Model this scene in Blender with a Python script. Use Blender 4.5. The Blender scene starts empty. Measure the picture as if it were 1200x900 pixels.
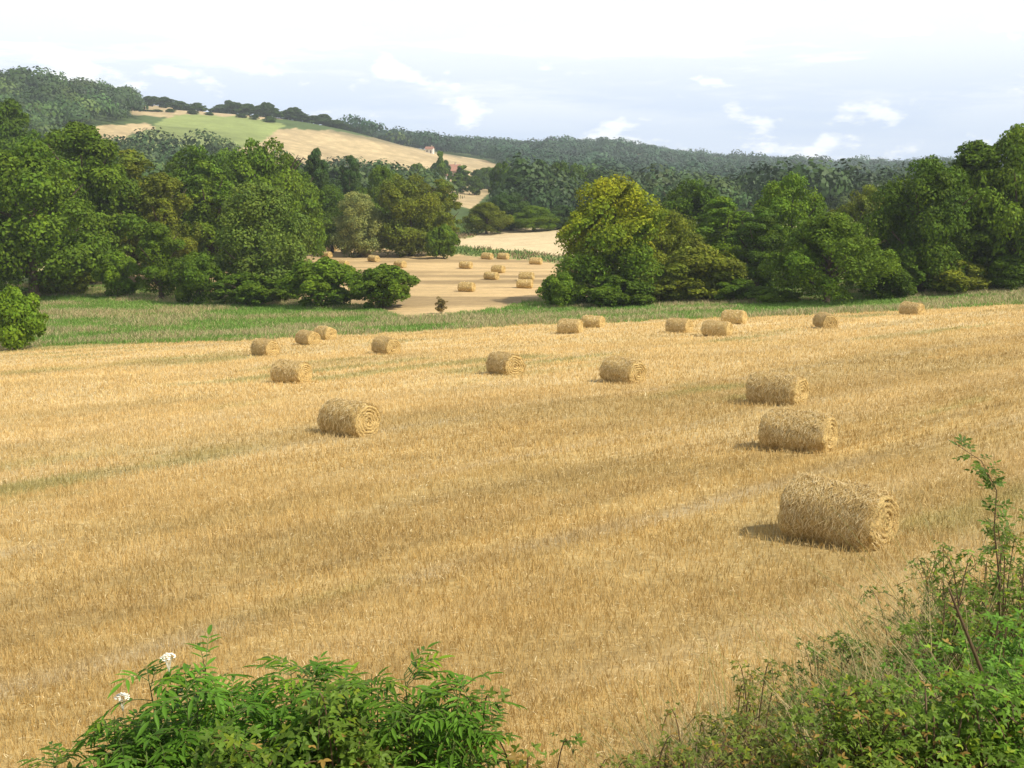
import bpy, math, random
import numpy as np
from mathutils import Vector, Matrix

# ------------------------------------------------------------------ camera, sky, sun, exposure
SC = bpy.context.scene
COL = SC.collection
F = 1250.0
PITCH = math.atan(240 / F)
CP, SP = math.cos(PITCH), math.sin(PITCH)
cam_d = bpy.data.cameras.new('camera')
cam = bpy.data.objects.new('camera', cam_d)
COL.objects.link(cam)
cam.location = (0, 0, 0)
cam.rotation_euler = (math.radians(90) - PITCH, 0, 0)
cam_d.sensor_fit = 'HORIZONTAL'
cam_d.sensor_width = 36
cam_d.lens = F / 1200 * 36
cam_d.clip_start = 0.1
cam_d.clip_end = 20000
SC.camera = cam

SUN_EL = math.radians(50)
SUN_AZ = math.radians(116)          # clockwise from the view direction: from the right, a little behind
SUN_DIR = Vector((math.sin(SUN_AZ) * math.cos(SUN_EL), math.cos(SUN_AZ) * math.cos(SUN_EL), math.sin(SUN_EL)))
sun_d = bpy.data.lights.new('sun', 'SUN')
sun_d.energy = 4.9
sun_d.angle = math.radians(2.0)
sun_d.color = (1.0, 0.93, 0.80)
sun = bpy.data.objects.new('sun', sun_d)
COL.objects.link(sun)
sun.rotation_euler = SUN_DIR.to_track_quat('Z', 'Y').to_euler()

W = bpy.data.worlds.new("World")
SC.world = W
W.use_nodes = True


def nodes_of(tree):
    tree.nodes.clear()
    return tree.nodes, tree.links


def build_world():
    N, L = nodes_of(W.node_tree)
    out = N.new('ShaderNodeOutputWorld')
    bg = N.new('ShaderNodeBackground')
    bg.inputs['Strength'].default_value = 0.1
    sky = N.new('ShaderNodeTexSky')
    sky.sky_type = 'NISHITA'
    sky.sun_disc = False
    sky.sun_elevation = SUN_EL
    sky.sun_rotation = SUN_AZ
    sky.air_density = 1.0
    sky.dust_density = 0.6
    tc = N.new('ShaderNodeTexCoord')
    sep = N.new('ShaderNodeSeparateXYZ')
    L.new(tc.outputs['Generated'], sep.inputs[0])

    def noise(sx, sz, scale, detail, rough, off):
        mp = N.new('ShaderNodeMapping')
        mp.inputs['Scale'].default_value = (sx, sx, sz)
        mp.inputs['Location'].default_value = off
        L.new(tc.outputs['Generated'], mp.inputs[0])
        n = N.new('ShaderNodeTexNoise')
        n.inputs['Scale'].default_value = scale
        n.inputs['Detail'].default_value = detail
        n.inputs['Roughness'].default_value = rough
        L.new(mp.outputs[0], n.inputs['Vector'])
        return n.outputs['Fac']

    def ramp(fac, a, b, ca=(0, 0, 0, 1), cb=(1, 1, 1, 1)):
        r = N.new('ShaderNodeMapRange')
        r.interpolation_type = 'SMOOTHSTEP'
        r.inputs['From Min'].default_value = a
        r.inputs['From Max'].default_value = b
        L.new(fac, r.inputs['Value'])
        return r.outputs[0]

    def math_n(op, a, b):
        m = N.new('ShaderNodeMath')
        m.operation = op
        m.use_clamp = True
        for i, v in enumerate((a, b)):
            if isinstance(v, (int, float)):
                m.inputs[i].default_value = v
            else:
                L.new(v, m.inputs[i])
        return m.outputs[0]

    def mixc(fac, a, b):
        m = N.new('ShaderNodeMix')
        m.data_type = 'RGBA'
        if isinstance(fac, float):
            m.inputs['Factor'].default_value = fac
        else:
            L.new(fac, m.inputs['Factor'])
        for k, v in (('A', a), ('B', b)):
            s = [i for i in m.inputs if i.name == k and i.type == 'RGBA'][0]
            if isinstance(v, tuple):
                s.default_value = v
            else:
                L.new(v, s)
        return [o for o in m.outputs if o.type == 'RGBA'][0]

    # thin high veil over the clear sky, puffs of cumulus low down, thick bright cloud above
    veil = mixc(0.85, sky.outputs[0], (7.3, 8.6, 10.9, 1))
    puff = ramp(noise(1.0, 2.4, 13.0, 7, 0.55, (0.55, 1.7, 0.35)), 0.55, 0.65)
    streak = ramp(noise(1.0, 8.0, 3.2, 6, 0.6, (4.1, 0.2, 0.0)), 0.46, 0.66)
    up = ramp(sep.outputs['Z'], 0.035, 0.135)
    low = math_n('MULTIPLY', puff, 0.7)
    layer = math_n('ADD', low, math_n('MULTIPLY', streak, math_n('ADD', up, 0.12)))
    layer = math_n('ADD', layer, math_n('MULTIPLY', up, 0.7))
    high = ramp(sep.outputs['Z'], 0.2, 0.6)
    cloud = mixc(high, (11.6, 11.8, 11.8, 1), (3.8, 4.0, 4.4, 1))
    c = mixc(layer, veil, cloud)
    L.new(c, bg.inputs['Color'])
    L.new(bg.outputs[0], out.inputs[0])


build_world()
SC.view_settings.view_transform = 'Standard'
SC.view_settings.look = 'None'
SC.view_settings.gamma = 1
SC.view_settings.exposure = 0.10
SC.view_settings.use_curve_mapping = False

RNG = np.random.default_rng(7)
random.seed(7)


# ------------------------------------------------------------------ maths helpers
def ray(px, py):
    cx = (px - 600) / F
    cy = (450 - py) / F
    d = CP + cy * SP
    return cx / d, (-SP + cy * CP) / d


def project(X, Y, Z):
    dep = Y * CP - Z * SP
    upc = Y * SP + Z * CP
    dep = np.maximum(dep, 0.05)
    return 600 + F * X / dep, 450 - F * upc / dep


def hash2(ix, iy, seed):
    h = (ix.astype(np.int64) * 374761393 + iy.astype(np.int64) * 668265263 + seed * 982451653) & 0x7fffffff
    h = ((h ^ (h >> 13)) * 1274126177) & 0x7fffffff
    return ((h ^ (h >> 16)) & 0xffff) / 65535.0


def vnoise(x, y, seed=0):
    ix = np.floor(x); iy = np.floor(y)
    fx = x - ix; fy = y - iy
    fx = fx * fx * (3 - 2 * fx); fy = fy * fy * (3 - 2 * fy)
    a = hash2(ix, iy, seed); b = hash2(ix + 1, iy, seed)
    c = hash2(ix, iy + 1, seed); d = hash2(ix + 1, iy + 1, seed)
    return (a * (1 - fx) + b * fx) * (1 - fy) + (c * (1 - fx) + d * fx) * fy


def fbm(x, y, seed=0, oct=4):
    s = 0; a = .5; t = 0
    for k in range(oct):
        s = s + a * vnoise(x * 2 ** k, y * 2 ** k, seed + k * 17); t += a; a *= .5
    return s / t


def sstep(v, a, b):
    t = np.clip((v - a) / (b - a), 0, 1)
    return t * t * (3 - 2 * t)


def pchip(x, y, xi):
    """monotone cubic along axis 0 of y"""
    x = np.asarray(x, float); y = np.asarray(y, float)
    h = np.diff(x)
    hh = h.reshape((-1,) + (1,) * (y.ndim - 1))
    d = np.diff(y, axis=0) / hh
    m = np.zeros_like(y)
    m[0] = d[0]; m[-1] = d[-1]
    a, b = d[:-1], d[1:]
    with np.errstate(divide='ignore', invalid='ignore'):
        m[1:-1] = np.where(a * b > 0, 2 * a * b / (a + b), 0)
    k = np.clip(np.searchsorted(x, xi) - 1, 0, len(x) - 2)
    t = np.clip((xi - x[k]) / h[k], 0, 1).reshape((-1,) + (1,) * (y.ndim - 1))
    hk = h[k].reshape(t.shape)
    return ((2 * t**3 - 3 * t**2 + 1) * y[k] + (t**3 - 2 * t**2 + t) * hk * m[k]
            + (-2 * t**3 + 3 * t**2) * y[k + 1] + (t**3 - t**2) * hk * m[k + 1])


# relief of valley and hills: rows are distances, columns bearings; entries are picture heights turned into metres
TY = [100, 130, 200, 270, 400, 550, 700, 850, 1100, 1500, 2600]
TP = [-700, -200, 0, 200, 300, 400, 500, 600, 700, 800, 900, 1000, 1200, 1600, 2100]
Z3 = {100: [-15.2, -15.2, -14.8, -14.4, -14.1, -13.8, -13.6, -13.4, -13.1, -12.8, -12.5, -12.2, -11.7, -10.5, -9],
      130: [-15, -15, -14.6, -14.5, -14.5, -14.4, -14.3, -14.3, -14.2, -14, -13.6, -13.2, -12.2, -11, -9],
      200: [-14.6] * 11 + [-14.2, -13, -12, -10]}
HP = {270: [268, 270, 274, 275, 275, 275, 273, 271, 268, 266, 264, 262, 260, 250, 245],
      400: [220, 224, 228, 232, 236, 240, 243, 246, 250, 250, 250, 250, 245, 235, 230],
      550: [145, 148, 158, 178, 186, 200, 214, 226, 236, 238, 240, 240, 238, 230, 225],
      700: [100, 104, 112, 146, 157, 176, 194, 212, 222, 228, 232, 233, 232, 225, 220],
      850: [98, 104, 110, 126, 136, 151, 178, 200, 212, 218, 225, 227, 227, 220, 215],
      1100: [114, 116, 119, 132, 146, 160, 176, 190, 199, 208, 216, 218, 219, 212, 210],
      1500: [144, 144, 146, 152, 158, 168, 176, 179, 178, 189, 198, 201, 202, 198, 200],
      2600: [185] * 8 + [190] * 4 + [200] * 3}
TT = np.array([ray(p, 220)[0] for p in TP])
ZT = np.array([Z3[y] if y in Z3 else [ray(600, p)[1] * y for p in HP[y]] for y in TY])
_ti = np.linspace(TT[0], TT[-1], 500)
_li = np.linspace(math.log(100), math.log(2600), 400)
ZG = pchip(np.log(TY), pchip(TT, ZT.T, _ti).T, _li)      # (400,500)


def terrain(X, Y):
    X = np.asarray(X, float); Y = np.asarray(Y, float)
    Yc = np.clip(Y, 1, None)
    # upper field: a plane falling away from the road and to the left
    zp = -5.14 + 0.0405 * X - 0.0826 * Y
    t = np.clip(X / np.clip(Y, 60, None), TT[0], TT[-1])
    l = np.clip(np.log(np.clip(Y, 100, 2600)), _li[0], _li[-1])
    a = (t - _ti[0]) / (_ti[1] - _ti[0]); b = (l - _li[0]) / (_li[1] - _li[0])
    ia = np.clip(a.astype(int), 0, 498); ib = np.clip(b.astype(int), 0, 398)
    fa = a - ia; fb = b - ib
    zt = (ZG[ib, ia] * (1 - fa) + ZG[ib, ia + 1] * fa) * (1 - fb) + (ZG[ib + 1, ia] * (1 - fa) + ZG[ib + 1, ia + 1] * fa) * fb
    k = sstep(Y, 86, 112)
    z = np.maximum(zp, -17) * (1 - k) + zt * k
    yt = bank_toe(X)
    z = z + (3.45 - .62 * sstep(X, .8, 3.5)) * sstep((yt - Y) / yt * 1.35, 0, 1.0)
    z = z + (fbm(X / 9, Y / 9, 3, 3) - .5) * 0.25 * sstep(Yc, 12, 40) + (fbm(X / 60, Y / 60, 5, 3) - .5) * 3.0 * sstep(Y, 300, 600)
    z = z + (fbm(X / 1.3, Y / 1.3, 4, 3) - .5) * 0.22 * sstep(yt - Y, 0.2, 2)
    return z


def bank_toe(X):
    return 8.6 + 0.9 * np.clip(X - 0.5, 0, 9) + 0.15 * np.clip(X, -8, 0)


def hit(px, py, y0=4.0, y1=2500.0):
    t, e = ray(px, py)
    Y = np.exp(np.linspace(math.log(y0), math.log(y1), 6000))
    g = terrain(t * Y, Y) - e * Y
    i = np.argmax(g >= 0)
    return float(t * Y[i]), float(Y[i]), float(terrain(t * Y[i], Y[i]))


def inpoly(px, py, poly):
    r = np.zeros(np.shape(px), bool)
    n = len(poly)
    for i in range(n):
        x1, y1 = poly[i]; x2, y2 = poly[(i + 1) % n]
        c = ((y1 > py) != (y2 > py)) & (px < (x2 - x1) * (py - y1) / ((y2 - y1) if y2 != y1 else 1e-9) + x1)
        r ^= c
    return r


# ------------------------------------------------------------------ object helpers
def tag(o, label=None, cat=None, group=None, kind=None):
    if label: o['label'] = label
    if cat: o['category'] = cat
    if group: o['group'] = group
    if kind: o['kind'] = kind
    return o


def empty(name, loc, rz=0.0, label=None, cat=None, group=None):
    o = bpy.data.objects.new(name, None)
    o.location = loc; o.rotation_euler = (0, 0, rz); o.empty_display_size = .3
    COL.objects.link(o)
    return tag(o, label, cat, group)


def np_mesh(name, V, Fc, mat, col=None, smooth=False):
    """V (n,3); Fc (m,k) faces of one size, or list of such arrays; col (n,3) or per-face (m,3)"""
    me = bpy.data.meshes.new(name)
    V = np.asarray(V, np.float32)
    blocks = Fc if isinstance(Fc, list) else [Fc]
    blocks = [np.asarray(b, np.int32) for b in blocks if len(b)]
    nf = sum(len(b) for b in blocks); nl = sum(b.size for b in blocks)
    me.vertices.add(len(V)); me.vertices.foreach_set('co', V.ravel())
    me.loops.add(nl); me.polygons.add(nf)
    me.loops.foreach_set('vertex_index', np.concatenate([b.ravel() for b in blocks]))
    tot = np.concatenate([np.full(len(b), b.shape[1], np.int32) for b in blocks])
    st = np.concatenate([[0], np.cumsum(tot)[:-1]]).astype(np.int32)
    me.polygons.foreach_set('loop_start', st)
    if smooth:
        me.polygons.foreach_set('use_smooth', np.ones(nf, bool))
    if col is not None:
        col = np.asarray(col, np.float32)
        at = me.color_attributes.new('tint', 'FLOAT_COLOR', 'POINT')
        c4 = np.ones((len(V), 4), np.float32); c4[:, :3] = col
        at.data.foreach_set('color', c4.ravel())
    me.update(calc_edges=True)
    me.materials.append(mat)
    return me


def link(name, me, parent=None, loc=None):
    o = bpy.data.objects.new(name, me)
    COL.objects.link(o)
    if parent is not None: o.parent = parent
    if loc is not None: o.location = loc
    return o


def copy_tree(o, parent=None):
    c = o.copy(); COL.objects.link(c)
    c.parent = parent
    for ch in list(o.children):
        copy_tree(ch, c)
    return c


class MB:
    """collects plain geometry into one mesh"""
    def __init__(s): s.v = []; s.f = []
    def add(s, vs, fs):
        n = len(s.v); s.v += [tuple(v) for v in vs]; s.f += [tuple(i + n for i in f) for f in fs]
    def box(s, x0, x1, y0, y1, z0, z1):
        s.add([(x, y, z) for z in (z0, z1) for y in (y0, y1) for x in (x0, x1)],
              [(0, 2, 3, 1), (4, 5, 7, 6), (0, 1, 5, 4), (2, 6, 7, 3), (0, 4, 6, 2), (1, 3, 7, 5)])
    def tube(s, pts, rads, n=7):
        pts = [Vector(p) for p in pts]
        vs = []; fs = []
        for i, p in enumerate(pts):
            d = (pts[min(i + 1, len(pts) - 1)] - pts[max(i - 1, 0)])
            if d.length < 1e-6: d = Vector((0, 0, 1))
            d.normalize()
            a = d.cross(Vector((0.31, 0.87, 0.12))).normalized(); b = d.cross(a)
            for k in range(n):
                th = 2 * math.pi * k / n
                vs.append(p + (a * math.cos(th) + b * math.sin(th)) * rads[i])
        for i in range(len(pts) - 1):
            for k in range(n):
                k2 = (k + 1) % n
                fs.append((i * n + k, i * n + k2, (i + 1) * n + k2, (i + 1) * n + k))
        fs.append(tuple(range(n - 1, -1, -1))); m = (len(pts) - 1) * n
        fs.append(tuple(m + k for k in range(n)))
        s.add(vs, fs)
    def build(s, name, mat, parent=None, smooth=False):
        me = bpy.data.meshes.new(name); me.from_pydata(s.v, [], s.f); me.update()
        if smooth: me.polygons.foreach_set('use_smooth', [True] * len(me.polygons))
        me.materials.append(mat)
        return link(name, me, parent)


def batch(template_v, template_f, M, cols=None):
    """template_v (k,3), faces (m,q), M (n,3,4) transforms -> verts, faces, colours"""
    k = len(template_v)
    T = np.asarray(template_v, float)
    V = np.einsum('nij,kj->nki', M[:, :, :3], T) + M[:, None, :, 3]
    off = (np.arange(len(M)) * k)[:, None, None]
    Fc = (np.asarray(template_f)[None] + off).reshape(-1, len(template_f[0]))
    C = None if cols is None else np.repeat(cols, k, axis=0)
    return V.reshape(-1, 3), Fc, C


def unit(v):
    return v / np.maximum(np.linalg.norm(v, axis=-1, keepdims=True), 1e-9)


def frames(ax, nrm):
    """rotation matrices with local Y along ax, local Z near nrm"""
    y = unit(ax); x = unit(np.cross(y, nrm)); z = np.cross(x, y)
    return np.stack([x, y, z], axis=-1)


# ------------------------------------------------------------------ materials
def mat_base(name):
    m = bpy.data.materials.new(name); m.use_nodes = True
    N, L = nodes_of(m.node_tree)
    out = N.new('ShaderNodeOutputMaterial')
    return m, N, L, out


def n_noise(N, L, vec, scale, detail=4, rough=.6):
    n = N.new('ShaderNodeTexNoise')
    n.inputs['Scale'].default_value = scale; n.inputs['Detail'].default_value = detail
    n.inputs['Roughness'].default_value = rough
    if vec is not None: L.new(vec, n.inputs['Vector'])
    return n.outputs['Fac']


def n_range(N, L, v, a, b, c, d):
    r = N.new('ShaderNodeMapRange')
    for k, x in zip(('From Min', 'From Max', 'To Min', 'To Max'), (a, b, c, d)): r.inputs[k].default_value = x
    L.new(v, r.inputs['Value']); return r.outputs[0]


def n_mul(N, L, c, f):
    m = N.new('ShaderNodeVectorMath'); m.operation = 'SCALE'
    L.new(c, m.inputs[0]); L.new(f, m.inputs['Scale']); return m.outputs[0]


def foliage_mat(name, base, trans=0.35, rough=0.55, spec=0.25, use_obj=True):
    m, N, L, out = mat_base(name)
    at = N.new('ShaderNodeAttribute'); at.attribute_name = 'tint'
    mul = N.new('ShaderNodeMix'); mul.data_type = 'RGBA'; mul.blend_type = 'MULTIPLY'
    mul.inputs['Factor'].default_value = 1
    ca = [i for i in mul.inputs if i.type == 'RGBA']
    L.new(at.outputs['Color'], ca[0]); ca[1].default_value = (*base, 1)
    c = [o for o in mul.outputs if o.type == 'RGBA'][0]
    if use_obj:
        oi = N.new('ShaderNodeObjectInfo')
        m2 = N.new('ShaderNodeMix'); m2.data_type = 'RGBA'; m2.blend_type = 'MULTIPLY'
        m2.inputs['Factor'].default_value = 1
        cb = [i for i in m2.inputs if i.type == 'RGBA']
        L.new(c, cb[0]); L.new(oi.outputs['Color'], cb[1])
        c = [o for o in m2.outputs if o.type == 'RGBA'][0]
    p = N.new('ShaderNodeBsdfPrincipled')
    p.inputs['Roughness'].default_value = rough
    p.inputs['Specular IOR Level'].default_value = spec
    L.new(c, p.inputs['Base Color'])
    tr = N.new('ShaderNodeBsdfTranslucent'); L.new(c, tr.inputs['Color'])
    mx = N.new('ShaderNodeMixShader'); mx.inputs[0].default_value = trans
    L.new(p.outputs[0], mx.inputs[1]); L.new(tr.outputs[0], mx.inputs[2])
    L.new(mx.outputs[0], out.inputs[0])
    return m


def plain_mat(name, col, rough=.8, scale=6.0, var=.25, bump=.3, spec=.2):
    m, N, L, out = mat_base(name)
    tc = N.new('ShaderNodeTexCoord')
    f = n_noise(N, L, tc.outputs['Object'], scale, 6, .65)
    g = n_noise(N, L, tc.outputs['Object'], scale * 7, 4, .6)
    rg = N.new('ShaderNodeRGB'); rg.outputs[0].default_value = (*col, 1)
    c = n_mul(N, L, rg.outputs[0], n_range(N, L, f, .3, .7, 1 - var, 1 + var))
    c = n_mul(N, L, c, n_range(N, L, g, .3, .7, 1 - var * .5, 1 + var * .5))
    p = N.new('ShaderNodeBsdfPrincipled'); L.new(c, p.inputs['Base Color'])
    p.inputs['Roughness'].default_value = rough; p.inputs['Specular IOR Level'].default_value = spec
    if bump:
        b = N.new('ShaderNodeBump'); b.inputs['Strength'].default_value = bump; b.inputs['Distance'].default_value = .02
        L.new(g, b.inputs['Height']); L.new(b.outputs[0], p.inputs['Normal'])
    L.new(p.outputs[0], out.inputs[0])
    return m


ROW = math.radians(40)          # direction the rows and swaths run in


def ground_mat(name, fine, stretch, amp, bumpd):
    m, N, L, out = mat_base(name)
    at = N.new('ShaderNodeAttribute'); at.attribute_name = 'tint'
    ge = N.new('ShaderNodeNewGeometry')
    mp = N.new('ShaderNodeMapping'); mp.inputs['Rotation'].default_value = (0, 0, -ROW)
    mp.inputs['Scale'].default_value = (1 / stretch, 1, 1)
    L.new(ge.outputs['Position'], mp.inputs[0])
    # straw and clods stay visible at every distance: three sizes of mottling
    a = n_noise(N, L, mp.outputs[0], fine, 5, .7)
    b = n_noise(N, L, mp.outputs[0], fine * .22, 5, .65)
    d = n_noise(N, L, mp.outputs[0], fine * .04, 5, .6)
    c = at.outputs['Color']
    c = n_mul(N, L, c, n_range(N, L, a, .25, .75, 1 - amp, 1 + amp))
    c = n_mul(N, L, c, n_range(N, L, b, .3, .7, 1 - amp * .7, 1 + amp * .7))
    c = n_mul(N, L, c, n_range(N, L, d, .3, .7, 1 - amp * .5, 1 + amp * .5))
    p = N.new('ShaderNodeBsdfPrincipled'); L.new(c, p.inputs['Base Color'])
    p.inputs['Roughness'].default_value = .9; p.inputs['Specular IOR Level'].default_value = .1
    bp = N.new('ShaderNodeBump'); bp.inputs['Strength'].default_value = .6; bp.inputs['Distance'].default_value = bumpd
    L.new(a, bp.inputs['Height']); L.new(bp.outputs[0], p.inputs['Normal'])
    L.new(p.outputs[0], out.inputs[0])
    return m


M_STUB = ground_mat('stubble_ground', 14, 3, .28, .05)
M_GRASS = ground_mat('meadow_ground', 6, 1, .38, .08)
M_HILL = ground_mat('hill_ground', 1.2, 1.5, .22, .2)
M_LEAF = foliage_mat('tree_leaves', (1.04, 1.0, .8), .26, .6, .10)
M_FARLEAF = foliage_mat('wood_leaves', (1, 1, 1), .15, use_obj=False)
M_PLANT = foliage_mat('plant_leaves', (1.5, 1.38, .8), .42, .5, .22)
M_STRAW = foliage_mat('straw', (1, 1, 1), .22, .6, .2, use_obj=False)
M_BARK = plain_mat('bark', (.10, .075, .05), .9, 3, .35, .6)
M_STEM = plain_mat('green_stem', (.10, .13, .035), .6, 20, .3, .1)
M_CANE = plain_mat('bramble_cane', (.13, .085, .045), .6, 20, .3, .1)
M_PETAL = plain_mat('cream_petals', (.80, .78, .66), .7, 30, .06, .1)
M_WALL = plain_mat('limestone_wall', (.50, .42, .32), .9, 1.2, .12, .2)
M_WHITEWALL = plain_mat('white_render', (.72, .68, .60), .9, 1.2, .06, .1)
M_ROOF = plain_mat('clay_tile_roof', (.33, .17, .12), .85, 1.5, .25, .3)
M_GLASS = plain_mat('dark_window', (.03, .035, .04), .2, 2, .1, 0, .5)

# ------------------------------------------------------------------ the ground sheet, split by what grows on it
EDGE_P = [-2000, -400, 0, 100, 280, 400, 600, 800, 1000, 1200, 1600, 3000]
EDGE_Y = [440, 420, 408, 404, 400, 393, 382, 374.5, 367.5, 357, 338, 300]
LOWER = [(60, 300), (365, 292), (430, 290), (480, 294), (560, 300), (645, 308), (720, 316), (720, 350), (640, 352),
         (570, 363), (500, 371), (470, 371), (420, 356), (330, 352), (250, 346), (150, 337), (60, 322)]
PALE = [(520, 287), (562, 273), (600, 268.5), (760, 268), (760, 300), (645, 299), (590, 293)]
H_GREEN = [(135, 170), (150, 160), (180, 151), (178, 144), (190, 137), (235, 134), (290, 137), (335, 146), (322, 156), (280, 176), (240, 195), (130, 195)]
H_TANL = [(60, 158), (100, 149), (125, 146), (172, 143.5), (178, 150), (150, 157), (135, 170), (60, 176)]
H_TAN = [(262, 176), (300, 161), (318, 153), (345, 150), (400, 154), (470, 166), (560, 184), (600, 200), (545, 212), (400, 222), (290, 210)]
H_TOP = [(152, 118), (205, 120), (250, 122), (300, 126), (330, 132), (330, 140), (285, 138), (268, 140), (240, 136), (205, 137), (152, 134)]
H_MID = [(505, 203), (560, 208), (584, 221), (548, 244), (520, 236)]


def road_s(X, Y):
    return -X * math.sin(ROW) + Y * math.cos(ROW), X * math.cos(ROW) + Y * math.sin(ROW)


def classify(X, Y, Z):
    px, py = project(X, Y, Z)
    jit = (fbm(X / np.maximum(Y * .012, .1), Y / np.maximum(Y * .02, .1), 41, 3) - .5)
    pyj = py + jit * 5; pxj = px + jit * 14
    cls = np.full(X.shape, 6)                                   # rough hill ground, mostly under trees
    cls[(Y < 300)] = 1                                          # meadow / verge
    edge = np.interp(px, EDGE_P, EDGE_Y)
    up = (pyj - jit * 2.5 > edge) & (Y < 125)
    cls[up] = 0
    cls[inpoly(pxj, pyj, LOWER) & (Y > 100) & (Y < 300)] = 2
    cls[inpoly(pxj, pyj, PALE) & (Y > 150) & (Y < 420)] = 3
    far = Y > 380
    for k, poly in ((4, H_TAN), (4, H_TANL), (4, H_TOP), (4, H_MID), (5, H_GREEN)):
        cls[inpoly(pxj, pyj, poly) & far & (Y < 1050)] = k
    cls[(Y < bank_toe(X) - .2 + (fbm(X * 1.2, Y * 1.2, 9, 3) - .5) * 1.6)] = 7
    return cls


def upper_colour(X, Y):
    s, r = road_s(X, Y)
    n1 = fbm(s / 1.1, r / 22, 11, 4); n2 = fbm(s / 4.2, r / 40, 12, 3); n3 = fbm(X / 6, Y / 6, 13, 4)
    n4 = fbm(X / 18, Y / 18, 14, 3)
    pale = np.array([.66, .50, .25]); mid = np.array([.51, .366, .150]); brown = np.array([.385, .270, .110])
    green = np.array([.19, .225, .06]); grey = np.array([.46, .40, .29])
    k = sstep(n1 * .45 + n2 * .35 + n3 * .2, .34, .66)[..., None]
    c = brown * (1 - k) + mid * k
    # paler towards the far left of the field, browner towards the near right
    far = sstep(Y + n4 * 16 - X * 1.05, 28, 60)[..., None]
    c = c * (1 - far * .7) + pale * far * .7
    sw = (sstep(np.abs(((s + n3 * 1.2) / 7.4) % 1 - .5), .43, .49) * sstep(n3, .38, .55))[..., None]
    c = c * (1 - sw * .3) + grey * 1.1 * sw * .3
    g = sstep(Y, 13, 22)[..., None] * (sstep(fbm(s / 1.6, r / 16, 21, 3), .52, .64) * sstep(fbm(X / 10, Y / 10, 22, 3), .52, .68))[..., None]
    c = c * (1 - g * .55) + green * g * .55
    dr = (.5 + .5 * np.cos(s * 2 * np.pi / .62 + n3 * 2))[..., None] * (1 - sstep(Y, 30, 60))[..., None]
    c = c * (1 - .10 * dr)
    tr = (np.exp(-((np.abs((s + 2) % 12.5 - 6.2) - .9) / .22) ** 2) * sstep(n2, .3, .5))[..., None]
    c = c * (1 - .22 * tr)
    # worn, weedy ground and thin straw in broad uneven patches
    w = sstep(fbm(s / 3.2, r / 9, 24, 4), .50, .72)[..., None]
    c = c * (1 - w * .26) + np.array([.30, .25, .12]) * w * .26
    l = sstep(fbm(s / 2.0, r / 14, 25, 4), .56, .74)[..., None]
    c = c * (1 - l * .28) + np.array([.66, .53, .31]) * l * .28
    return c


def meadow_colour(X, Y):
    n = fbm(X / 5, Y / 3, 31, 4)[..., None]; m = fbm(X / 22, Y / 7, 32, 3)[..., None]
    a = np.array([.16, .25, .05]); b = np.array([.30, .31, .11]); d = np.array([.44, .36, .19])
    c = a * (1 - sstep(n, .35, .65)) + b * sstep(n, .35, .65)
    q = sstep(m, .52, .66)
    return c * (1 - q * .6) + d * q * .6


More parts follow.
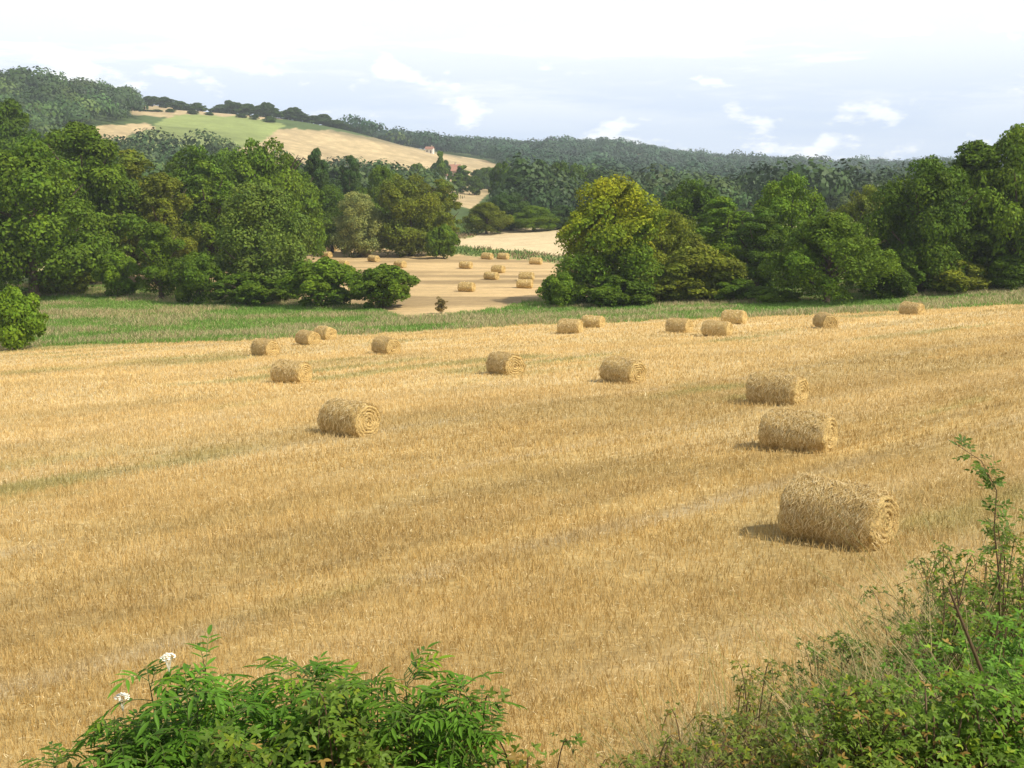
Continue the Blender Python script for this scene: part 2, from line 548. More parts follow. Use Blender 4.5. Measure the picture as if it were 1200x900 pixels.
def build_ground():
    nu, nr = 560, 620
    u = np.linspace(-1, 1, nu); u = np.sign(u) * (np.abs(u) * .55 + np.abs(u) ** 3 * .65)
    lr = np.exp(np.linspace(math.log(5.0), math.log(1810), nr))
    R = lr[:, None]
    Yg = np.repeat(R - 10, nu, 1); Xg = u[None] * R
    Zg = terrain(Xg, Yg)
    cls_v = classify(Xg, Yg, Zg)
    V = np.stack([Xg, Yg, Zg], -1).reshape(-1, 3)
    X, Y = V[:, 0], V[:, 1]
    C = np.zeros((len(V), 3)); cv = cls_v.ravel()
    n = fbm(X / 14, Y / 14, 51, 4)[:, None]
    n5 = fbm(X / 60, Y / 60, 52, 3)[:, None]
    px, py = project(X, Y, V[:, 2])
    s, r = road_s(X, Y)
    C[:] = np.array([.075, .11, .03]) * (.7 + .6 * n)
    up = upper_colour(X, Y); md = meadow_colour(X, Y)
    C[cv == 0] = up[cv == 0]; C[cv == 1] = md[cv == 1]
    sw = fbm(X / 60, Y / 4.5, 53, 4)[:, None]
    low = np.array([.56, .40, .20]) * (1 - sstep(sw, .4, .62) * .38) * (.85 + .3 * n)
    C[cv == 2] = low[cv == 2]
    C[cv == 3] = (np.array([.62, .49, .29]) * (.88 + .24 * n))[cv == 3]
    ht = np.array([.50, .385, .21]) * (.72 + .56 * n) * (.88 + .2 * sstep(np.abs((s[:, None] / 16) % 1 - .5), .36, .5)) * (.8 + .4 * n5)
    hedge_ = 0; band = sstep(-np.abs(py - (152 + (px - 385) * .20)), -3.2, -1.4)[:, None] * ((px > 385) & (px < 540))[:, None]
    ht = ht * (1 - .62 * band) + np.array([.13, .13, .07]) * .62 * band
    C[cv == 4] = ht[cv == 4]
    hg = np.array([.27, .32, .105]) * (.85 + .3 * n) * (1 - sstep(n5, .45, .6) * .25)
    C[cv == 5] = hg[cv == 5]
    C[cv == 6] = (np.array([.085, .125, .04]) * (.7 + .6 * n))[cv == 6]
    bk = fbm(X * 1.1, Y * 1.1, 54, 4)[:, None]
    C[cv == 7] = (np.array([.10, .11, .035]) * (1 - sstep(bk, .4, .6)) + np.array([.30, .23, .11]) * sstep(bk, .4, .6))[cv == 7]
    I = np.arange(nu * nr).reshape(nr, nu)
    Q = np.stack([I[:-1, :-1], I[:-1, 1:], I[1:, 1:], I[1:, :-1]], -1).reshape(-1, 4)
    cq = cls_v[:-1, :-1].reshape(-1)
    names = {0: ('stubble_field', M_STUB), 1: ('meadow', M_GRASS), 2: ('valley_stubble_field', M_STUB),
             3: ('pale_valley_field', M_STUB), 4: ('hill_harvested_fields', M_HILL), 5: ('hill_green_field', M_HILL),
             6: ('hills', M_HILL), 7: ('road_bank', M_GRASS)}
    for k, (nm, mt) in names.items():
        q = Q[cq == k]
        if not len(q): continue
        used, inv = np.unique(q, return_inverse=True)
        me = np_mesh(nm, V[used], inv.reshape(q.shape), mt, C[used], smooth=True)
        tag(link(nm, me), kind='structure')


build_ground()


def haze():
    b = MB(); b.box(-2250, 2250, -60, 1830, -25, 150)
    m, N, L, out = mat_base('haze_air')
    v = N.new('ShaderNodeVolumePrincipled')
    v.inputs['Color'].default_value = (.84, .92, 1.0, 1)
    v.inputs['Density'].default_value = 0.00020
    L.new(v.outputs[0], out.inputs['Volume'])
    tag(b.build('haze', m), kind='stuff')


haze()


# ------------------------------------------------------------------ trees
def quads_from(P, Nrm, size, rng, aspect=.75):
    """irregular bent leaf sprays at P facing Nrm"""
    n = len(P)
    ax = unit(np.cross(Nrm, rng.normal(size=(n, 3))))
    R = frames(ax, Nrm)
    s = size * rng.uniform(.6, 1.35, n)
    M = np.concatenate([R * s[:, None, None] * np.array([aspect, 1, 1])[None, None, :], P[:, :, None]], 2)
    tv = [(-.5, -.35, -.06), (0, -.6, .03), (.45, -.1, -.08), (.15, .6, .0), (-.42, .25, -.1)]
    return batch(tv, [(0, 1, 2, 3, 4)], M)


def crown_mesh(name, h, w, n_lobes, n_leaf, leaf, seed, base=.02, top_bias=.5, var=.22, shape=1.0, drop=0.0, turning=False):
    rng = np.random.default_rng(seed)
    L = []
    for i in range(n_lobes):
        zt = rng.uniform(0, 1) ** .85
        # profile of the crown: full in the middle, rounded top, skirt at the bottom
        prof = (math.sin(math.pi * min(1, .16 + zt * .84)) ** .55) * shape + (1 - shape) * (1 - zt)
        a = rng.uniform(0, 2 * math.pi)
        rr = rng.uniform(.40, .88) * prof * w / 2
        lr = rng.uniform(.075, .185) * w * (1 - .2 * zt)
        lr = min(lr, h * .26)
        z = base * h + lr * .6 + zt * (h * (1 - base) - lr * 1.45)
        L.append((rr * math.cos(a), rr * math.sin(a), z, lr, lr * rng.uniform(.7, 1.0)))
    L.append((0, 0, h * .55, w * .25, h * .30)); L.append((0, 0, h * .3, w * .27, h * .26))
    L = np.array(L)
    area = L[:, 3] * L[:, 4]; pr = area / area.sum()
    li = rng.choice(len(L), n_leaf, p=pr)
    d = unit(rng.normal(size=(n_leaf, 3)))
    d[:, 2] = np.where(rng.random(n_leaf) < top_bias, np.abs(d[:, 2]), d[:, 2])
    rad = rng.uniform(.62, 1.0, n_leaf) + (rng.random(n_leaf) < .06) * rng.uniform(0, .16, n_leaf)
    lump = 1 + .22 * (vnoise(d[:, 0] * 3 + li * 7.7 + 50, d[:, 2] * 3 + d[:, 1] * 2 + 50, seed) - .5)
    off = d * np.stack([L[li, 3], L[li, 3], L[li, 4]], 1) * (rad * lump)[:, None]
    P = L[li, :3] + off
    if drop: P[:, 2] -= drop * rng.random(n_leaf) ** 2 * h
    P[:, 2] = np.maximum(P[:, 2], .05)
    # leave holes
    hole = vnoise(P[:, 0] / (w * .13) + 30, P[:, 2] / (w * .13) + P[:, 1] / (w * .13) + 30, seed + 5)
    keep = hole > .2
    P = P[keep]; d = d[keep]; li = li[keep]
    nr = unit(d + rng.normal(size=P.shape) * .55 + np.array([0, 0, .25]))
    V, Fc, _ = quads_from(P, nr, leaf, rng)
    lt = rng.uniform(1 - var, 1 + var, len(L)); lh = rng.uniform(-1, 1, len(L))
    t = lt[li] * rng.uniform(.75, 1.25, len(P)); hsh = lh[li] * .5 + rng.uniform(-.6, .6, len(P))
    C = np.stack([t * (1 + .18 * hsh), t * (1 + .03 * hsh), t * (1 - .15 * hsh)], 1)
    if turning:         # leaves of the upper sprays have begun to turn
        q = sstep(P[:, 2] / h + (fbm(P[:, 0] / 2.5 + 20, P[:, 1] / 2.5 + P[:, 2] / 2 + 20, seed, 3) - .5) * 1.1, .25, .8)[:, None]
        C = C * (np.array([.42, .60, .85]) * (1 - q) + np.array([.98, .96, .8]) * q)
    return np_mesh(name, V, Fc, M_LEAF, np.repeat(C, 5, 0))


def trunk_mesh(name, h, w, seed, r0=None):
    rng = random.Random(seed)
    b = MB(); r0 = r0 or h * .028
    top = (rng.uniform(-.05, .05) * w, rng.uniform(-.05, .05) * w, h * .8)
    pts = [(0, 0, -.4), (0, 0, .1 * h), (top[0] * .4, top[1] * .4, h * .4), top]
    b.tube(pts, [r0 * 1.4, r0, r0 * .7, r0 * .15], 8)
    for i in range(9):
        z0 = h * rng.uniform(.12, .6); a = rng.uniform(0, 6.28); l = w * rng.uniform(.25, .42)
        p0 = Vector((top[0] * .4 * z0 / h, top[1] * .4 * z0 / h, z0))
        p1 = p0 + Vector((math.cos(a) * l * .5, math.sin(a) * l * .5, h * .10))
        p2 = p0 + Vector((math.cos(a) * l, math.sin(a) * l, h * .26))
        b.tube([p0, p1, p2], [r0 * .5, r0 * .3, r0 * .08], 6)
    me = bpy.data.meshes.new(name); me.from_pydata(b.v, [], b.f); me.update(); me.materials.append(M_BARK)
    return me


PROTO = {}


def proto(key, h, w, **k):
    seed = abs(hash(key)) % 1000 if False else sum(ord(c) * (i + 3) for i, c in enumerate(key))
    PROTO[key] = (h, w, crown_mesh('crown', h, w, seed=seed, **k), trunk_mesh('trunk', h, w, seed))


proto('broad_a', 15, 15, n_lobes=80, n_leaf=44000, leaf=.28)
proto('broad_b', 14, 14, n_lobes=70, n_leaf=40000, leaf=.28, base=.0)
proto('broad_c', 13, 15, n_lobes=90, n_leaf=42000, leaf=.27, base=.03)
proto('oak', 15, 15, n_lobes=86, n_leaf=46000, leaf=.28, base=.0, turning=True)
proto('tall_a', 18, 11, n_lobes=76, n_leaf=38000, leaf=.29, base=.05)
proto('tall_b', 16, 9, n_lobes=60, n_leaf=28000, leaf=.29, base=.04)
proto('feathery', 13, 10, n_lobes=90, n_leaf=30000, leaf=.24, base=.0, var=.12, drop=.06)
proto('bush_a', 5, 6, n_lobes=46, n_leaf=26000, leaf=.19, base=0)
proto('bush_b', 4, 5.5, n_lobes=40, n_leaf=23000, leaf=.19, base=0)
proto('sparse', 8, 6, n_lobes=18, n_leaf=1600, leaf=.40, base=.15)
proto('mid_a', 12, 12, n_lobes=36, n_leaf=9000, leaf=.55)
proto('mid_b', 14, 9, n_lobes=32, n_leaf=8000, leaf=.55)
proto('mid_c', 10, 13, n_lobes=40, n_leaf=9000, leaf=.55)

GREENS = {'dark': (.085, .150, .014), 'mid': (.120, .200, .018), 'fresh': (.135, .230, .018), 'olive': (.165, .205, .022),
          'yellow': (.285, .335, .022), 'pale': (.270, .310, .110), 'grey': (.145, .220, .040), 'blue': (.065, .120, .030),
          'bright': (.130, .250, .022), 'brown': (.20, .16, .06)}


def tree(key, px, Y, top, width, colr, label, cat='tree', name='broadleaf_tree', group=None, rz=None, zoff=0):
    h0, w0, crown, trunk = PROTO[key]
    t, e = ray(px, 300)
    # bearing from the picture column at the height of the crown
    t = ray(px, top + 40)[0]
    X = t * Y; z = float(terrain(X, Y)) + zoff
    ht = ray(px, top)[1] * Y - z
    ht = max(ht, 1.2)
    wd = width / F * Y * 1.02
    o = empty(name, (X, Y, z - .05), random.uniform(0, 6.28) if rz is None else rz, label, cat, group)
    o.scale = (wd / w0, wd / w0, ht / h0)
    c = link('crown', crown, o); g = GREENS[colr]
    j = random.uniform(.9, 1.1)
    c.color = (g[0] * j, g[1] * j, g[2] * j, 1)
    link('trunk', trunk, o)
    return o


TR = [
 # left of the meadow
 ('broad_a', 28, 132, 160, 190, 'mid', 'huge round green tree at the left end of the meadow edge'),
 ('tall_a', 95, 150, 140, 130, 'mid', 'tall full tree rising just right of the huge left tree'),
 ('broad_c', -60, 140, 170, 160, 'dark', 'dark tree cut by the left edge of the view'),
 ('tall_b', 150, 168, 172, 100, 'olive', 'tree with brownish green sprays, left group, behind the low meadow bushes'),
 ('broad_b', 215, 180, 160, 130, 'dark', 'dark domed tree below the green hill field'),
 ('tall_a', 190, 155, 200, 80, 'olive', 'olive tree standing in front of the dark domed tree'),
 ('tall_b', 243, 165, 185, 90, 'mid', 'mid green tree between dark dome and grey green tree'),
 ('feathery', 304, 131, 208, 118, 'grey', 'large grey green feathery tree by the meadow edge', ),
 ('broad_b', 315, 178, 152, 120, 'mid', 'high tree whose top stands against the tan hill field'),
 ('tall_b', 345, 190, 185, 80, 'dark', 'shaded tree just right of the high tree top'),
 ('tall_a', 186, 130, 258, 62, 'mid', 'slim young tree in front of the left woodland'),
 ('tall_b', 372, 230, 171, 42, 'blue', 'narrow dark tree standing before the tan hillside'),
 ('tall_b', 410, 250, 180, 38, 'blue', 'second narrow dark tree before the tan hillside, right of its twin'),
 ('broad_c', 388, 215, 215, 70, 'dark', 'dark tree next to the pale willow'),
 ('feathery', 420, 205, 221, 62, 'pale', 'pale silvery willow among dark trees'),
 ('broad_b', 480, 208, 197, 96, 'olive', 'broad olive tree at the top end of the lower field'),
 ('broad_c', 448, 232, 192, 66, 'mid', 'tree partly hidden behind the broad olive tree'),
 ('tall_b', 515, 225, 208, 56, 'olive', 'tree on the right shoulder of the broad olive tree'),
 ('broad_b', 60, 190, 142, 110, 'dark', 'dark tree high behind the left group'),
 ('tall_a', 10, 210, 113, 90, 'dark', 'tall dark tree high behind the left group at the edge'),
 ('broad_b', 130, 215, 158, 90, 'dark', 'dark tree behind the olive one in the left group'),
 ('broad_a', 270, 225, 172, 90, 'mid', 'rounded tree rising below the tan hill field'),
 # right of the lower field
 ('oak', 716, 124, 205, 150, 'yellow', 'big oak turning yellow at the corner of the lower field'),
 ('broad_c', 778, 134, 243, 110, 'olive', 'olive tree against the right side of the yellowing oak'),
 ('bush_a', 822, 121, 284, 112, 'olive', 'low willowy bush tree right of the yellowing oak'),
 ('broad_b', 800, 168, 202, 110, 'dark', 'dark tree behind the yellowing oak'),
 ('tall_b', 848, 150, 228, 96, 'fresh', 'fresh green tree with yellowing top, behind the willowy bush'),
 ('broad_a', 925, 138, 200, 112, 'fresh', 'rounded bright green tree, highest in the middle of the right hedge'),
 ('tall_b', 888, 132, 240, 76, 'dark', 'dark tree filling the gap left of the big round bush tree'),
 ('broad_c', 972, 110, 246, 148, 'mid', 'big round bush tree reaching down to the stubble'),
 ('broad_b', 1008, 165, 209, 84, 'olive', 'brownish green tree behind the big round bush tree'),
 ('broad_b', 1052, 128, 225, 80, 'mid', 'tree between the big round bush tree and the dark right group'),
 ('broad_a', 1088, 118, 180, 138, 'dark', 'dark dense tree standing at the right of the field'),
 ('tall_a', 1145, 122, 162, 120, 'dark', 'tall dark tree between two big trees at the right edge'),
 ('broad_c', 1200, 120, 142, 150, 'mid', 'tallest tree at the right edge of the view'),
 ('broad_b', 1275, 125, 150, 150, 'mid', 'tree beyond the right edge, only its side showing'),
 # further off behind the fields
 ('broad_b', 598, 275, 222, 58, 'blue', 'dark round tree by the small tan field beyond the valley'),
 ('broad_c', 570, 262, 236, 60, 'olive', 'olive tree beside the dark round tree beyond the valley'),
 ('broad_c', 625, 268, 240, 58, 'mid', 'low spreading tree behind the pale field'),
 ('broad_b', 655, 272, 238, 48, 'blue', 'rounded bluish tree next to the yellowing oak, behind the pale field'),
]
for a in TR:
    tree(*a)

BUSH = [
 ('bush_a', 449, 119, 307, 84, 'mid', 'leafy green bush at the edge of the lower field, rightmost of the left hedge'),
 ('bush_a', 376, 121, 299, 100, 'mid', 'broad green bush second from the right in the left hedge'),
 ('bush_b', 290, 124, 318, 90, 'dark', 'very dark bush under the grey green feathery tree'),
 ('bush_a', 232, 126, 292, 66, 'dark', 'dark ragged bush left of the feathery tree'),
 ('bush_a', 137, 133, 291, 56, 'fresh', 'round fresh green bush standing on the meadow below the left trees'),
 ('bush_b', 80, 136, 308, 70, 'olive', 'low olive bush at the foot of the huge left tree'),
 ('bush_b', 14, 91, 334, 84, 'fresh', 'bright green bush alone at the left end of the stubble edge'),
 ('bush_b', 330, 128, 325, 50, 'mid', 'small bush squeezed between feathery tree and broad green bush'),
 ('bush_b', 660, 118, 318, 60, 'mid', 'bushy skirt at the left foot of the yellowing oak'),
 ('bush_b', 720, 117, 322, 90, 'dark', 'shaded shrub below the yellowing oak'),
 ('bush_a', 790, 119, 318, 80, 'olive', 'olive shrub at the foot of the willowy bush tree'),
 ('bush_b', 868, 117, 326, 76, 'dark', 'dark shrub left of the big round bush tree'),
 ('bush_a', 1040, 113, 300, 80, 'dark', 'dark shrub right of the big round bush tree'),
 ('bush_b', 1110, 116, 300, 90, 'olive', 'olive shrub under the dark trees on the right'),
 ('bush_b', 1175, 117, 296, 90, 'dark', 'dark shrub under the tallest right tree'),
 ('bush_b', 905, 113, 338, 60, 'mid', 'low shrub at the foot of the big round bush tree'),
 ('bush_b', 520, 200, 262, 40, 'mid', 'small bush below the broad olive tree by the valley field'),
 ('bush_b', 700, 235, 250, 60, 'mid', 'bush partly hidden behind the yellowing oak'),
]
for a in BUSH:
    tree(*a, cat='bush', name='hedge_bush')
tree('sparse', 517, 112, 345, 18, 'brown', 'dry reddish weed clump in front of the lower field', cat='plant', name='dry_weed_clump')

# single trees that stand out along the crest of the left hill and around the tan hillside
crest = [(212, 835, 118, 20), (270, 870, 117, 18), (314, 830, 119, 18), (346, 845, 125, 20), (380, 870, 133, 20), (396, 890, 140, 20), (414, 920, 146, 18), (218, 840, 121, 22), (233, 850, 120, 20), (262, 900, 122, 26), (278, 860, 119, 24), (292, 840, 121, 22), (306, 830, 123, 22), (322, 830, 126, 22),
         (338, 840, 128, 24), (354, 850, 132, 22), (370, 860, 135, 24), (388, 880, 140, 24), (404, 900, 146, 20), (425, 950, 146, 22), (196, 860, 113, 24), (180, 860, 112, 24)]
for px, Y, tp, w in crest:
    tree(random.choice(['mid_a', 'mid_c']), px, Y, tp, w * 1.25, 'blue', 'small dark tree in the row along the crest of the left hill',
         group='trees along the crest of the left hill')
front = [(166, 770, 127, 14), (186, 780, 128, 12), (202, 785, 127, 10), (228, 790, 129, 13), (247, 795, 131, 9), (285, 800, 133, 13), (300, 795, 134, 11), (318, 790, 136, 13), (178, 775, 130, 10)]
for px, Y, tp, w in front:
    tree(random.choice(['mid_a', 'mid_c']), px, Y, tp, w * 1.3, 'dark', 'small dark tree in the ragged hedge between green field and top tan field',
         group='trees in the hedge under the top tan field')
hedge = [(478, 470, 199, 26), (500, 500, 203, 20), (422, 430, 199, 28), (405, 410, 196, 30), (365, 400, 188, 24), (536, 505, 206, 22), (560, 540, 198, 24), (578, 560, 196, 24), (438, 420, 205, 30), (465, 440, 203, 28), (490, 470, 190, 26), (505, 480, 196, 22), (517, 500, 176, 16), (541, 520, 193, 26), (523, 560, 187, 14), (512, 540, 190, 20), (556, 500, 205, 22),
         (350, 330, 195, 40), (392, 350, 196, 36), (330, 380, 190, 34), (455, 380, 212, 34), (571, 560, 195, 26)]
for px, Y, tp, w in hedge:
    tree(random.choice(['mid_a', 'mid_b', 'mid_c']), px, Y, tp, w * 1.1, random.choice(['blue', 'dark', 'mid']),
         'dark tree in the broken hedge below the tan hillside', group='trees in the hedge below the tan hillside')
tall = [(588, 370, 188, 30), (610, 375, 184, 34), (632, 380, 186, 34), (655, 385, 187, 34), (676, 390, 190, 32), (697, 395, 196, 32), (720, 400, 200, 32), (600, 340, 205, 34), (640, 345, 210, 36), (668, 350, 208, 34)]
for px, Y, tp, w in tall:
    tree(random.choice(['mid_a', 'mid_b']), px, Y, tp, w * 1.2, random.choice(['blue', 'dark']), 'tall dark tree in the plantation beyond the pale field',
         group='tall trees of the plantation beyond the pale field')


# building plots, kept clear of trees on the side that faces the valley
PLOTS = {'red roofed farmhouse on the hillside among trees, below the tan field': (529, 610), 'narrow white gabled tower house just below the red roofed farmhouse': (519, 520),
         'small white house behind the tan hillside': (504, 860), 'pale low house at the right end of the tan hillside': (570, 640),
         'long pale mansion high on the wooded ridge': (753, 1230), 'house with pinkish roof on the ridge skyline': (680, 1480), 'white house where the ridge dips': (836, 1500),
         'pale house among trees above the dark tree behind the oak': (815, 760), 'white cottage above the right hedge, left of the bright round tree': (856, 720),
         'stone cottage glimpsed between bright round tree and brownish tree': (984, 640)}
HS = {}
for k_, (px_, Y_) in PLOTS.items():
    X_ = ray(px_, 200)[0] * Y_
    HS[k_] = (X_, Y_, float(terrain(X_, Y_)))


def clear_of_houses(X, Y):
    ok = np.ones(X.shape, bool)
    for (hx, hy, hz) in HS.values():
        ux, uy = -hx / math.hypot(hx, hy), -hy / math.hypot(hx, hy)
        al = (X - hx) * ux + (Y - hy) * uy; ac = np.abs(-(X - hx) * uy + (Y - hy) * ux)
        ok &= ~((al > -9) & (al < 55) & (ac < 9))
    return ok


# woods that read as one mass
def wood(name, rng_seed, pxr, Yr, spacing, hgt, nq, qs, cols, mask):
    rng = np.random.default_rng(rng_seed)
    # jittered grid in the plane
    tx0, tx1 = ray(pxr[0], 220)[0], ray(pxr[1], 220)[0]
    ys = np.arange(Yr[0], Yr[1], spacing * .9)
    X = []; Y = []
    for y in ys:
        xs = np.arange(tx0 * y, tx1 * y, spacing)
        X.append(xs + rng.uniform(-.5, .5, len(xs)) * spacing); Y.append(y + rng.uniform(-.5, .5, len(xs)) * spacing)
    X = np.concatenate(X); Y = np.concatenate(Y); Z = terrain(X, Y)
    px, py = project(X, Y, Z)
    k = mask(px, py, Y, X) & (classify(X, Y, Z) == 6) & clear_of_houses(X, Y)
    X, Y, Z = X[k], Y[k], Z[k]; n = len(X)
    sz = rng.uniform(0, 1, n) ** 2; h = (hgt[0] + (hgt[1] - hgt[0]) * sz * 2.0) * (.45 + 1.1 * fbm(X / 38, Y / 38, 71, 3)); w = spacing * (.5 + .75 * sz)
    ci = rng.integers(0, len(cols), n)
    d = unit(rng.normal(size=(n, nq, 3))); d[:, :, 2] = np.abs(d[:, :, 2]) * 1.0 - .15
    rad = rng.uniform(.7, 1.08, (n, nq, 1))
    P = np.stack([X, Y, Z + h * .45], 1)[:, None] + d * rad * np.stack([w, w, h * .58], 1)[:, None]
    nr = unit(d + rng.normal(size=d.shape) * .18)
    P = P.reshape(-1, 3); nr = nr.reshape(-1, 3)
    V, Fc, _ = quads_from(P, nr, np.repeat(qs * (.35 + w / spacing * 1.0), nq), rng, .95)
    base = np.array(cols)[ci] * np.array([.72, .80, .70]) * rng.uniform(.7, 1.3, (n, 1)) * (.35 + 1.3 * fbm(X / 45, Y / 70, 72, 4))[:, None]
    C = np.repeat(base, nq, 0) * rng.uniform(.85, 1.15, (n * nq, 1))
    me = np_mesh(name, V, Fc, M_FARLEAF, np.repeat(C, 5, 0))
    tag(link(name, me), kind='stuff')
    print(name, n, 'trees', len(Fc), 'faces')


FG = [(.060, .110, .030), (.085, .140, .034), (.070, .115, .036), (.105, .145, .034)]
wood('hilltop_wood', 1, (-420, 235), (560, 1000), 10, (8, 13), 230, 1.05, FG,
     lambda px, py, Y, X: ((py < 151) & (px < 165 - (Y < 700) * 20)) | ((px < 60) & (py < 210)))
wood('ridge_wood', 2, (395, 1750), (640, 1620), 13, (8, 14), 130, 1.5, [(.045, .105, .050), (.060, .120, .050), (.050, .098, .055)],
     lambda px, py, Y, X: (Y > 640 + np.clip(700 - px, 0, 300) * 1.0))
wood('valley_wood', 3, (-420, 1750), (285, 640), 9, (7, 12), 260, .85, FG,
     lambda px, py, Y, X: ((px > 590) & ((Y > 320))) | ((px < 330) & (py > 182 - (px < 100) * 40)) | ((px < 505) & (py > 222) & (Y > 300)))
wood('far_crest_wood', 4, (150, 480), (1000, 1450), 11, (6, 9), 60, 2.0, FG,
     lambda px, py, Y, X: px > 385)


# ------------------------------------------------------------------ houses
def house(px, Y, w, d, hwall, hroof, rz, wall, label, hip=False, lift=0, py=None):
    X, Y, z = HS[label][:3]
    zg = z
    o = empty('farmhouse', (X, Y, z), rz, label, 'house')
    b = MB(); b.box(-w / 2, w / 2, -d / 2, d / 2, min(zg - z, 0) - 3, hwall)
    if not hip:
        for s in (-1, 1):
            x = s * w / 2
            b.add([(x, -d / 2, hwall), (x, d / 2, hwall), (x, 0, hwall + hroof), (x - s * .3, -d / 2, hwall), (x - s * .3, d / 2, hwall), (x - s * .3, 0, hwall + hroof)],
                  [(0, 1, 2), (3, 5, 4), (0, 2, 5, 3), (1, 4, 5, 2)])
    wl = b.build('wall', wall, o)
    e = .5
    r = MB(); k = w * .22 if hip else -.4
    for th, up in ((0.0, 0.02), ):
        v = [(-w / 2 - e, -d / 2 - e, hwall - .15), (w / 2 + e, -d / 2 - e, hwall - .15), (w / 2 + e, d / 2 + e, hwall - .15), (-w / 2 - e, d / 2 + e, hwall - .15),
             (-w / 2 + k, 0, hwall + hroof + .1), (w / 2 - k, 0, hwall + hroof + .1)]
        v2 = [(a, b_, c + .25) for a, b_, c in v]
        fs = [(0, 1, 5, 4), (2, 3, 4, 5)]
        if hip: fs += [(1, 2, 5), (3, 0, 4)]
        r.add(v2, fs); r.add(v, [tuple(reversed(f)) for f in fs])
        n = len(r.v) - 12
        r.f += [(n + 6, n + 7, n + 1, n + 0), (n + 8, n + 9, n + 3, n + 2)]
        if not hip:
            r.f += [(n + 7, n + 11, n + 5, n + 1), (n + 11, n + 8, n + 2, n + 5), (n + 9, n + 10, n + 4, n + 3), (n + 10, n + 6, n + 0, n + 4)]
        else:
            r.f += [(n + 7, n + 8, n + 2, n + 1), (n + 9, n + 6, n + 0, n + 3)]
    rf = r.build('roof', M_ROOF, o)
    c = MB(); c.box(w * .2, w * .2 + .8, -.4, .4, hwall + hroof - 1, hwall + hroof + 1.3)
    c.box(w * .2 - .08, w * .2 + .88, -.48, .48, hwall + hroof + 1.3, hwall + hroof + 1.45); c.build('chimney', M_WALL, rf)
    nw = max(2, int(w / 3.2))
    for st in range(max(1, int(hwall / 2.8))):
        for i in range(nw):
            x = -w / 2 + (i + .5) * w / nw; z0 = 1.0 + st * 2.7
            if st == 0 and i == nw // 2:
                q = MB(); q.box(x - .5, x + .5, -d / 2 - .04, -d / 2 + .1, 0, 2.1); q.build('door', M_BARK, o); continue
            q = MB(); q.box(x - .45, x + .45, -d / 2 - .03, -d / 2 + .1, z0, z0 + 1.3); wn = q.build('window', M_GLASS, o)
            q = MB(); q.box(x - .6, x + .6, -d / 2 - .1, -d / 2 + .05, z0 - .15, z0 - .004); q.build('sill', M_WHITEWALL, wn)
    return o


house(529, 560, 10, 8, 4.5, 3.4, .35, M_ROOF and plain_mat('brick_wall', (.40, .29, .22), .9, 1.5, .15, .2), 'red roofed farmhouse on the hillside among trees, below the tan field', py=192)
house(520, 520, 3.4, 3.4, 6.5, 2.0, .2, M_WHITEWALL, 'narrow white gabled tower house just below the red roofed farmhouse', py=203)
house(504, 700, 6, 5, 3.2, 1.6, -.2, M_WHITEWALL, 'small white house behind the tan hillside', py=171)
house(570, 620, 9, 7, 4, 3, .1, M_WHITEWALL, 'pale low house at the right end of the tan hillside', py=189)
house(753, 1250, 22, 11, 8, 5, .25, M_WHITEWALL, 'long pale mansion high on the wooded ridge', hip=True, py=180)
house(680, 1400, 13, 9, 6, 5, -.1, M_WALL, 'house with pinkish roof on the ridge skyline', py=170)
house(836, 1350, 12, 9, 7, 4, .1, M_WHITEWALL, 'white house where the ridge dips', py=188)
house(815, 640, 9, 7, 5, 3.2, .5, M_WHITEWALL, 'pale house among trees above the dark tree behind the oak', py=213)
house(856, 700, 11, 8, 5, 3.5, -.3, M_WHITEWALL, 'white cottage above the right hedge, left of the bright round tree', py=221)
house(984, 600, 11, 8, 5, 3.5, .3, M_WALL, 'stone cottage glimpsed between bright round tree and brownish tree', py=234)

# ------------------------------------------------------------------ round straw bales
BR, BLEN = .61, 1.70


def straw_cols(n, rng, bright=1.0):
    a = np.array([.76, .58, .26]); b = np.array([.46, .30, .10]); c = np.array([.84, .70, .40])
    u = rng.random((n, 1)); v = (rng.random((n, 1)) < .3)
    return (a * u + b * (1 - u)) * (1 - v) + c * v * 1.0 * bright + 0 * u


def straws(P, D, N_, length, width, rng):
    """thin bent ribbons at P along D, lifted along N_"""
    n = len(P); R = frames(D, N_)
    l = length * rng.uniform(.5, 1.4, n); w = width * rng.uniform(.6, 1.3, n)
    S = np.stack([w, l, l], 1)
    M = np.concatenate([R * S[:, None, :], P[:, :, None]], 2)
    tv = [(-.5, -.5, -.05), (.5, -.5, -.05), (.5, 0, .06), (-.5, 0, .06), (.4, .5, .0), (-.4, .5, .0)]
    return batch(tv, [(0, 1, 2, 3), (3, 2, 4, 5)], M, straw_cols(n, rng))


def bale_mat(name, end):
    m, N, L, out = mat_base(name)
    tc = N.new('ShaderNodeTexCoord')
    at = N.new('ShaderNodeAttribute'); at.attribute_name = 'tint'
    mp = N.new('ShaderNodeMapping'); mp.inputs['Scale'].default_value = (1, 1, 1) if end else (3.0, .7, .7)
    L.new(tc.outputs['Object'], mp.inputs[0])
    a = n_noise(N, L, mp.outputs[0], 26, 6, .75); b = n_noise(N, L, mp.outputs[0], 6, 5, .7)
    c = n_mul(N, L, at.outputs['Color'], n_range(N, L, a, .3, .7, .55, 1.35))
    c = n_mul(N, L, c, n_range(N, L, b, .3, .7, .75, 1.2))
    p = N.new('ShaderNodeBsdfPrincipled'); L.new(c, p.inputs['Base Color'])
    p.inputs['Roughness'].default_value = .8; p.inputs['Specular IOR Level'].default_value = .15
    bp = N.new('ShaderNodeBump'); bp.inputs['Strength'].default_value = 1; bp.inputs['Distance'].default_value = .05
    L.new(a, bp.inputs['Height']); L.new(bp.outputs[0], p.inputs['Normal'])
    L.new(p.outputs[0], out.inputs[0])
    return m


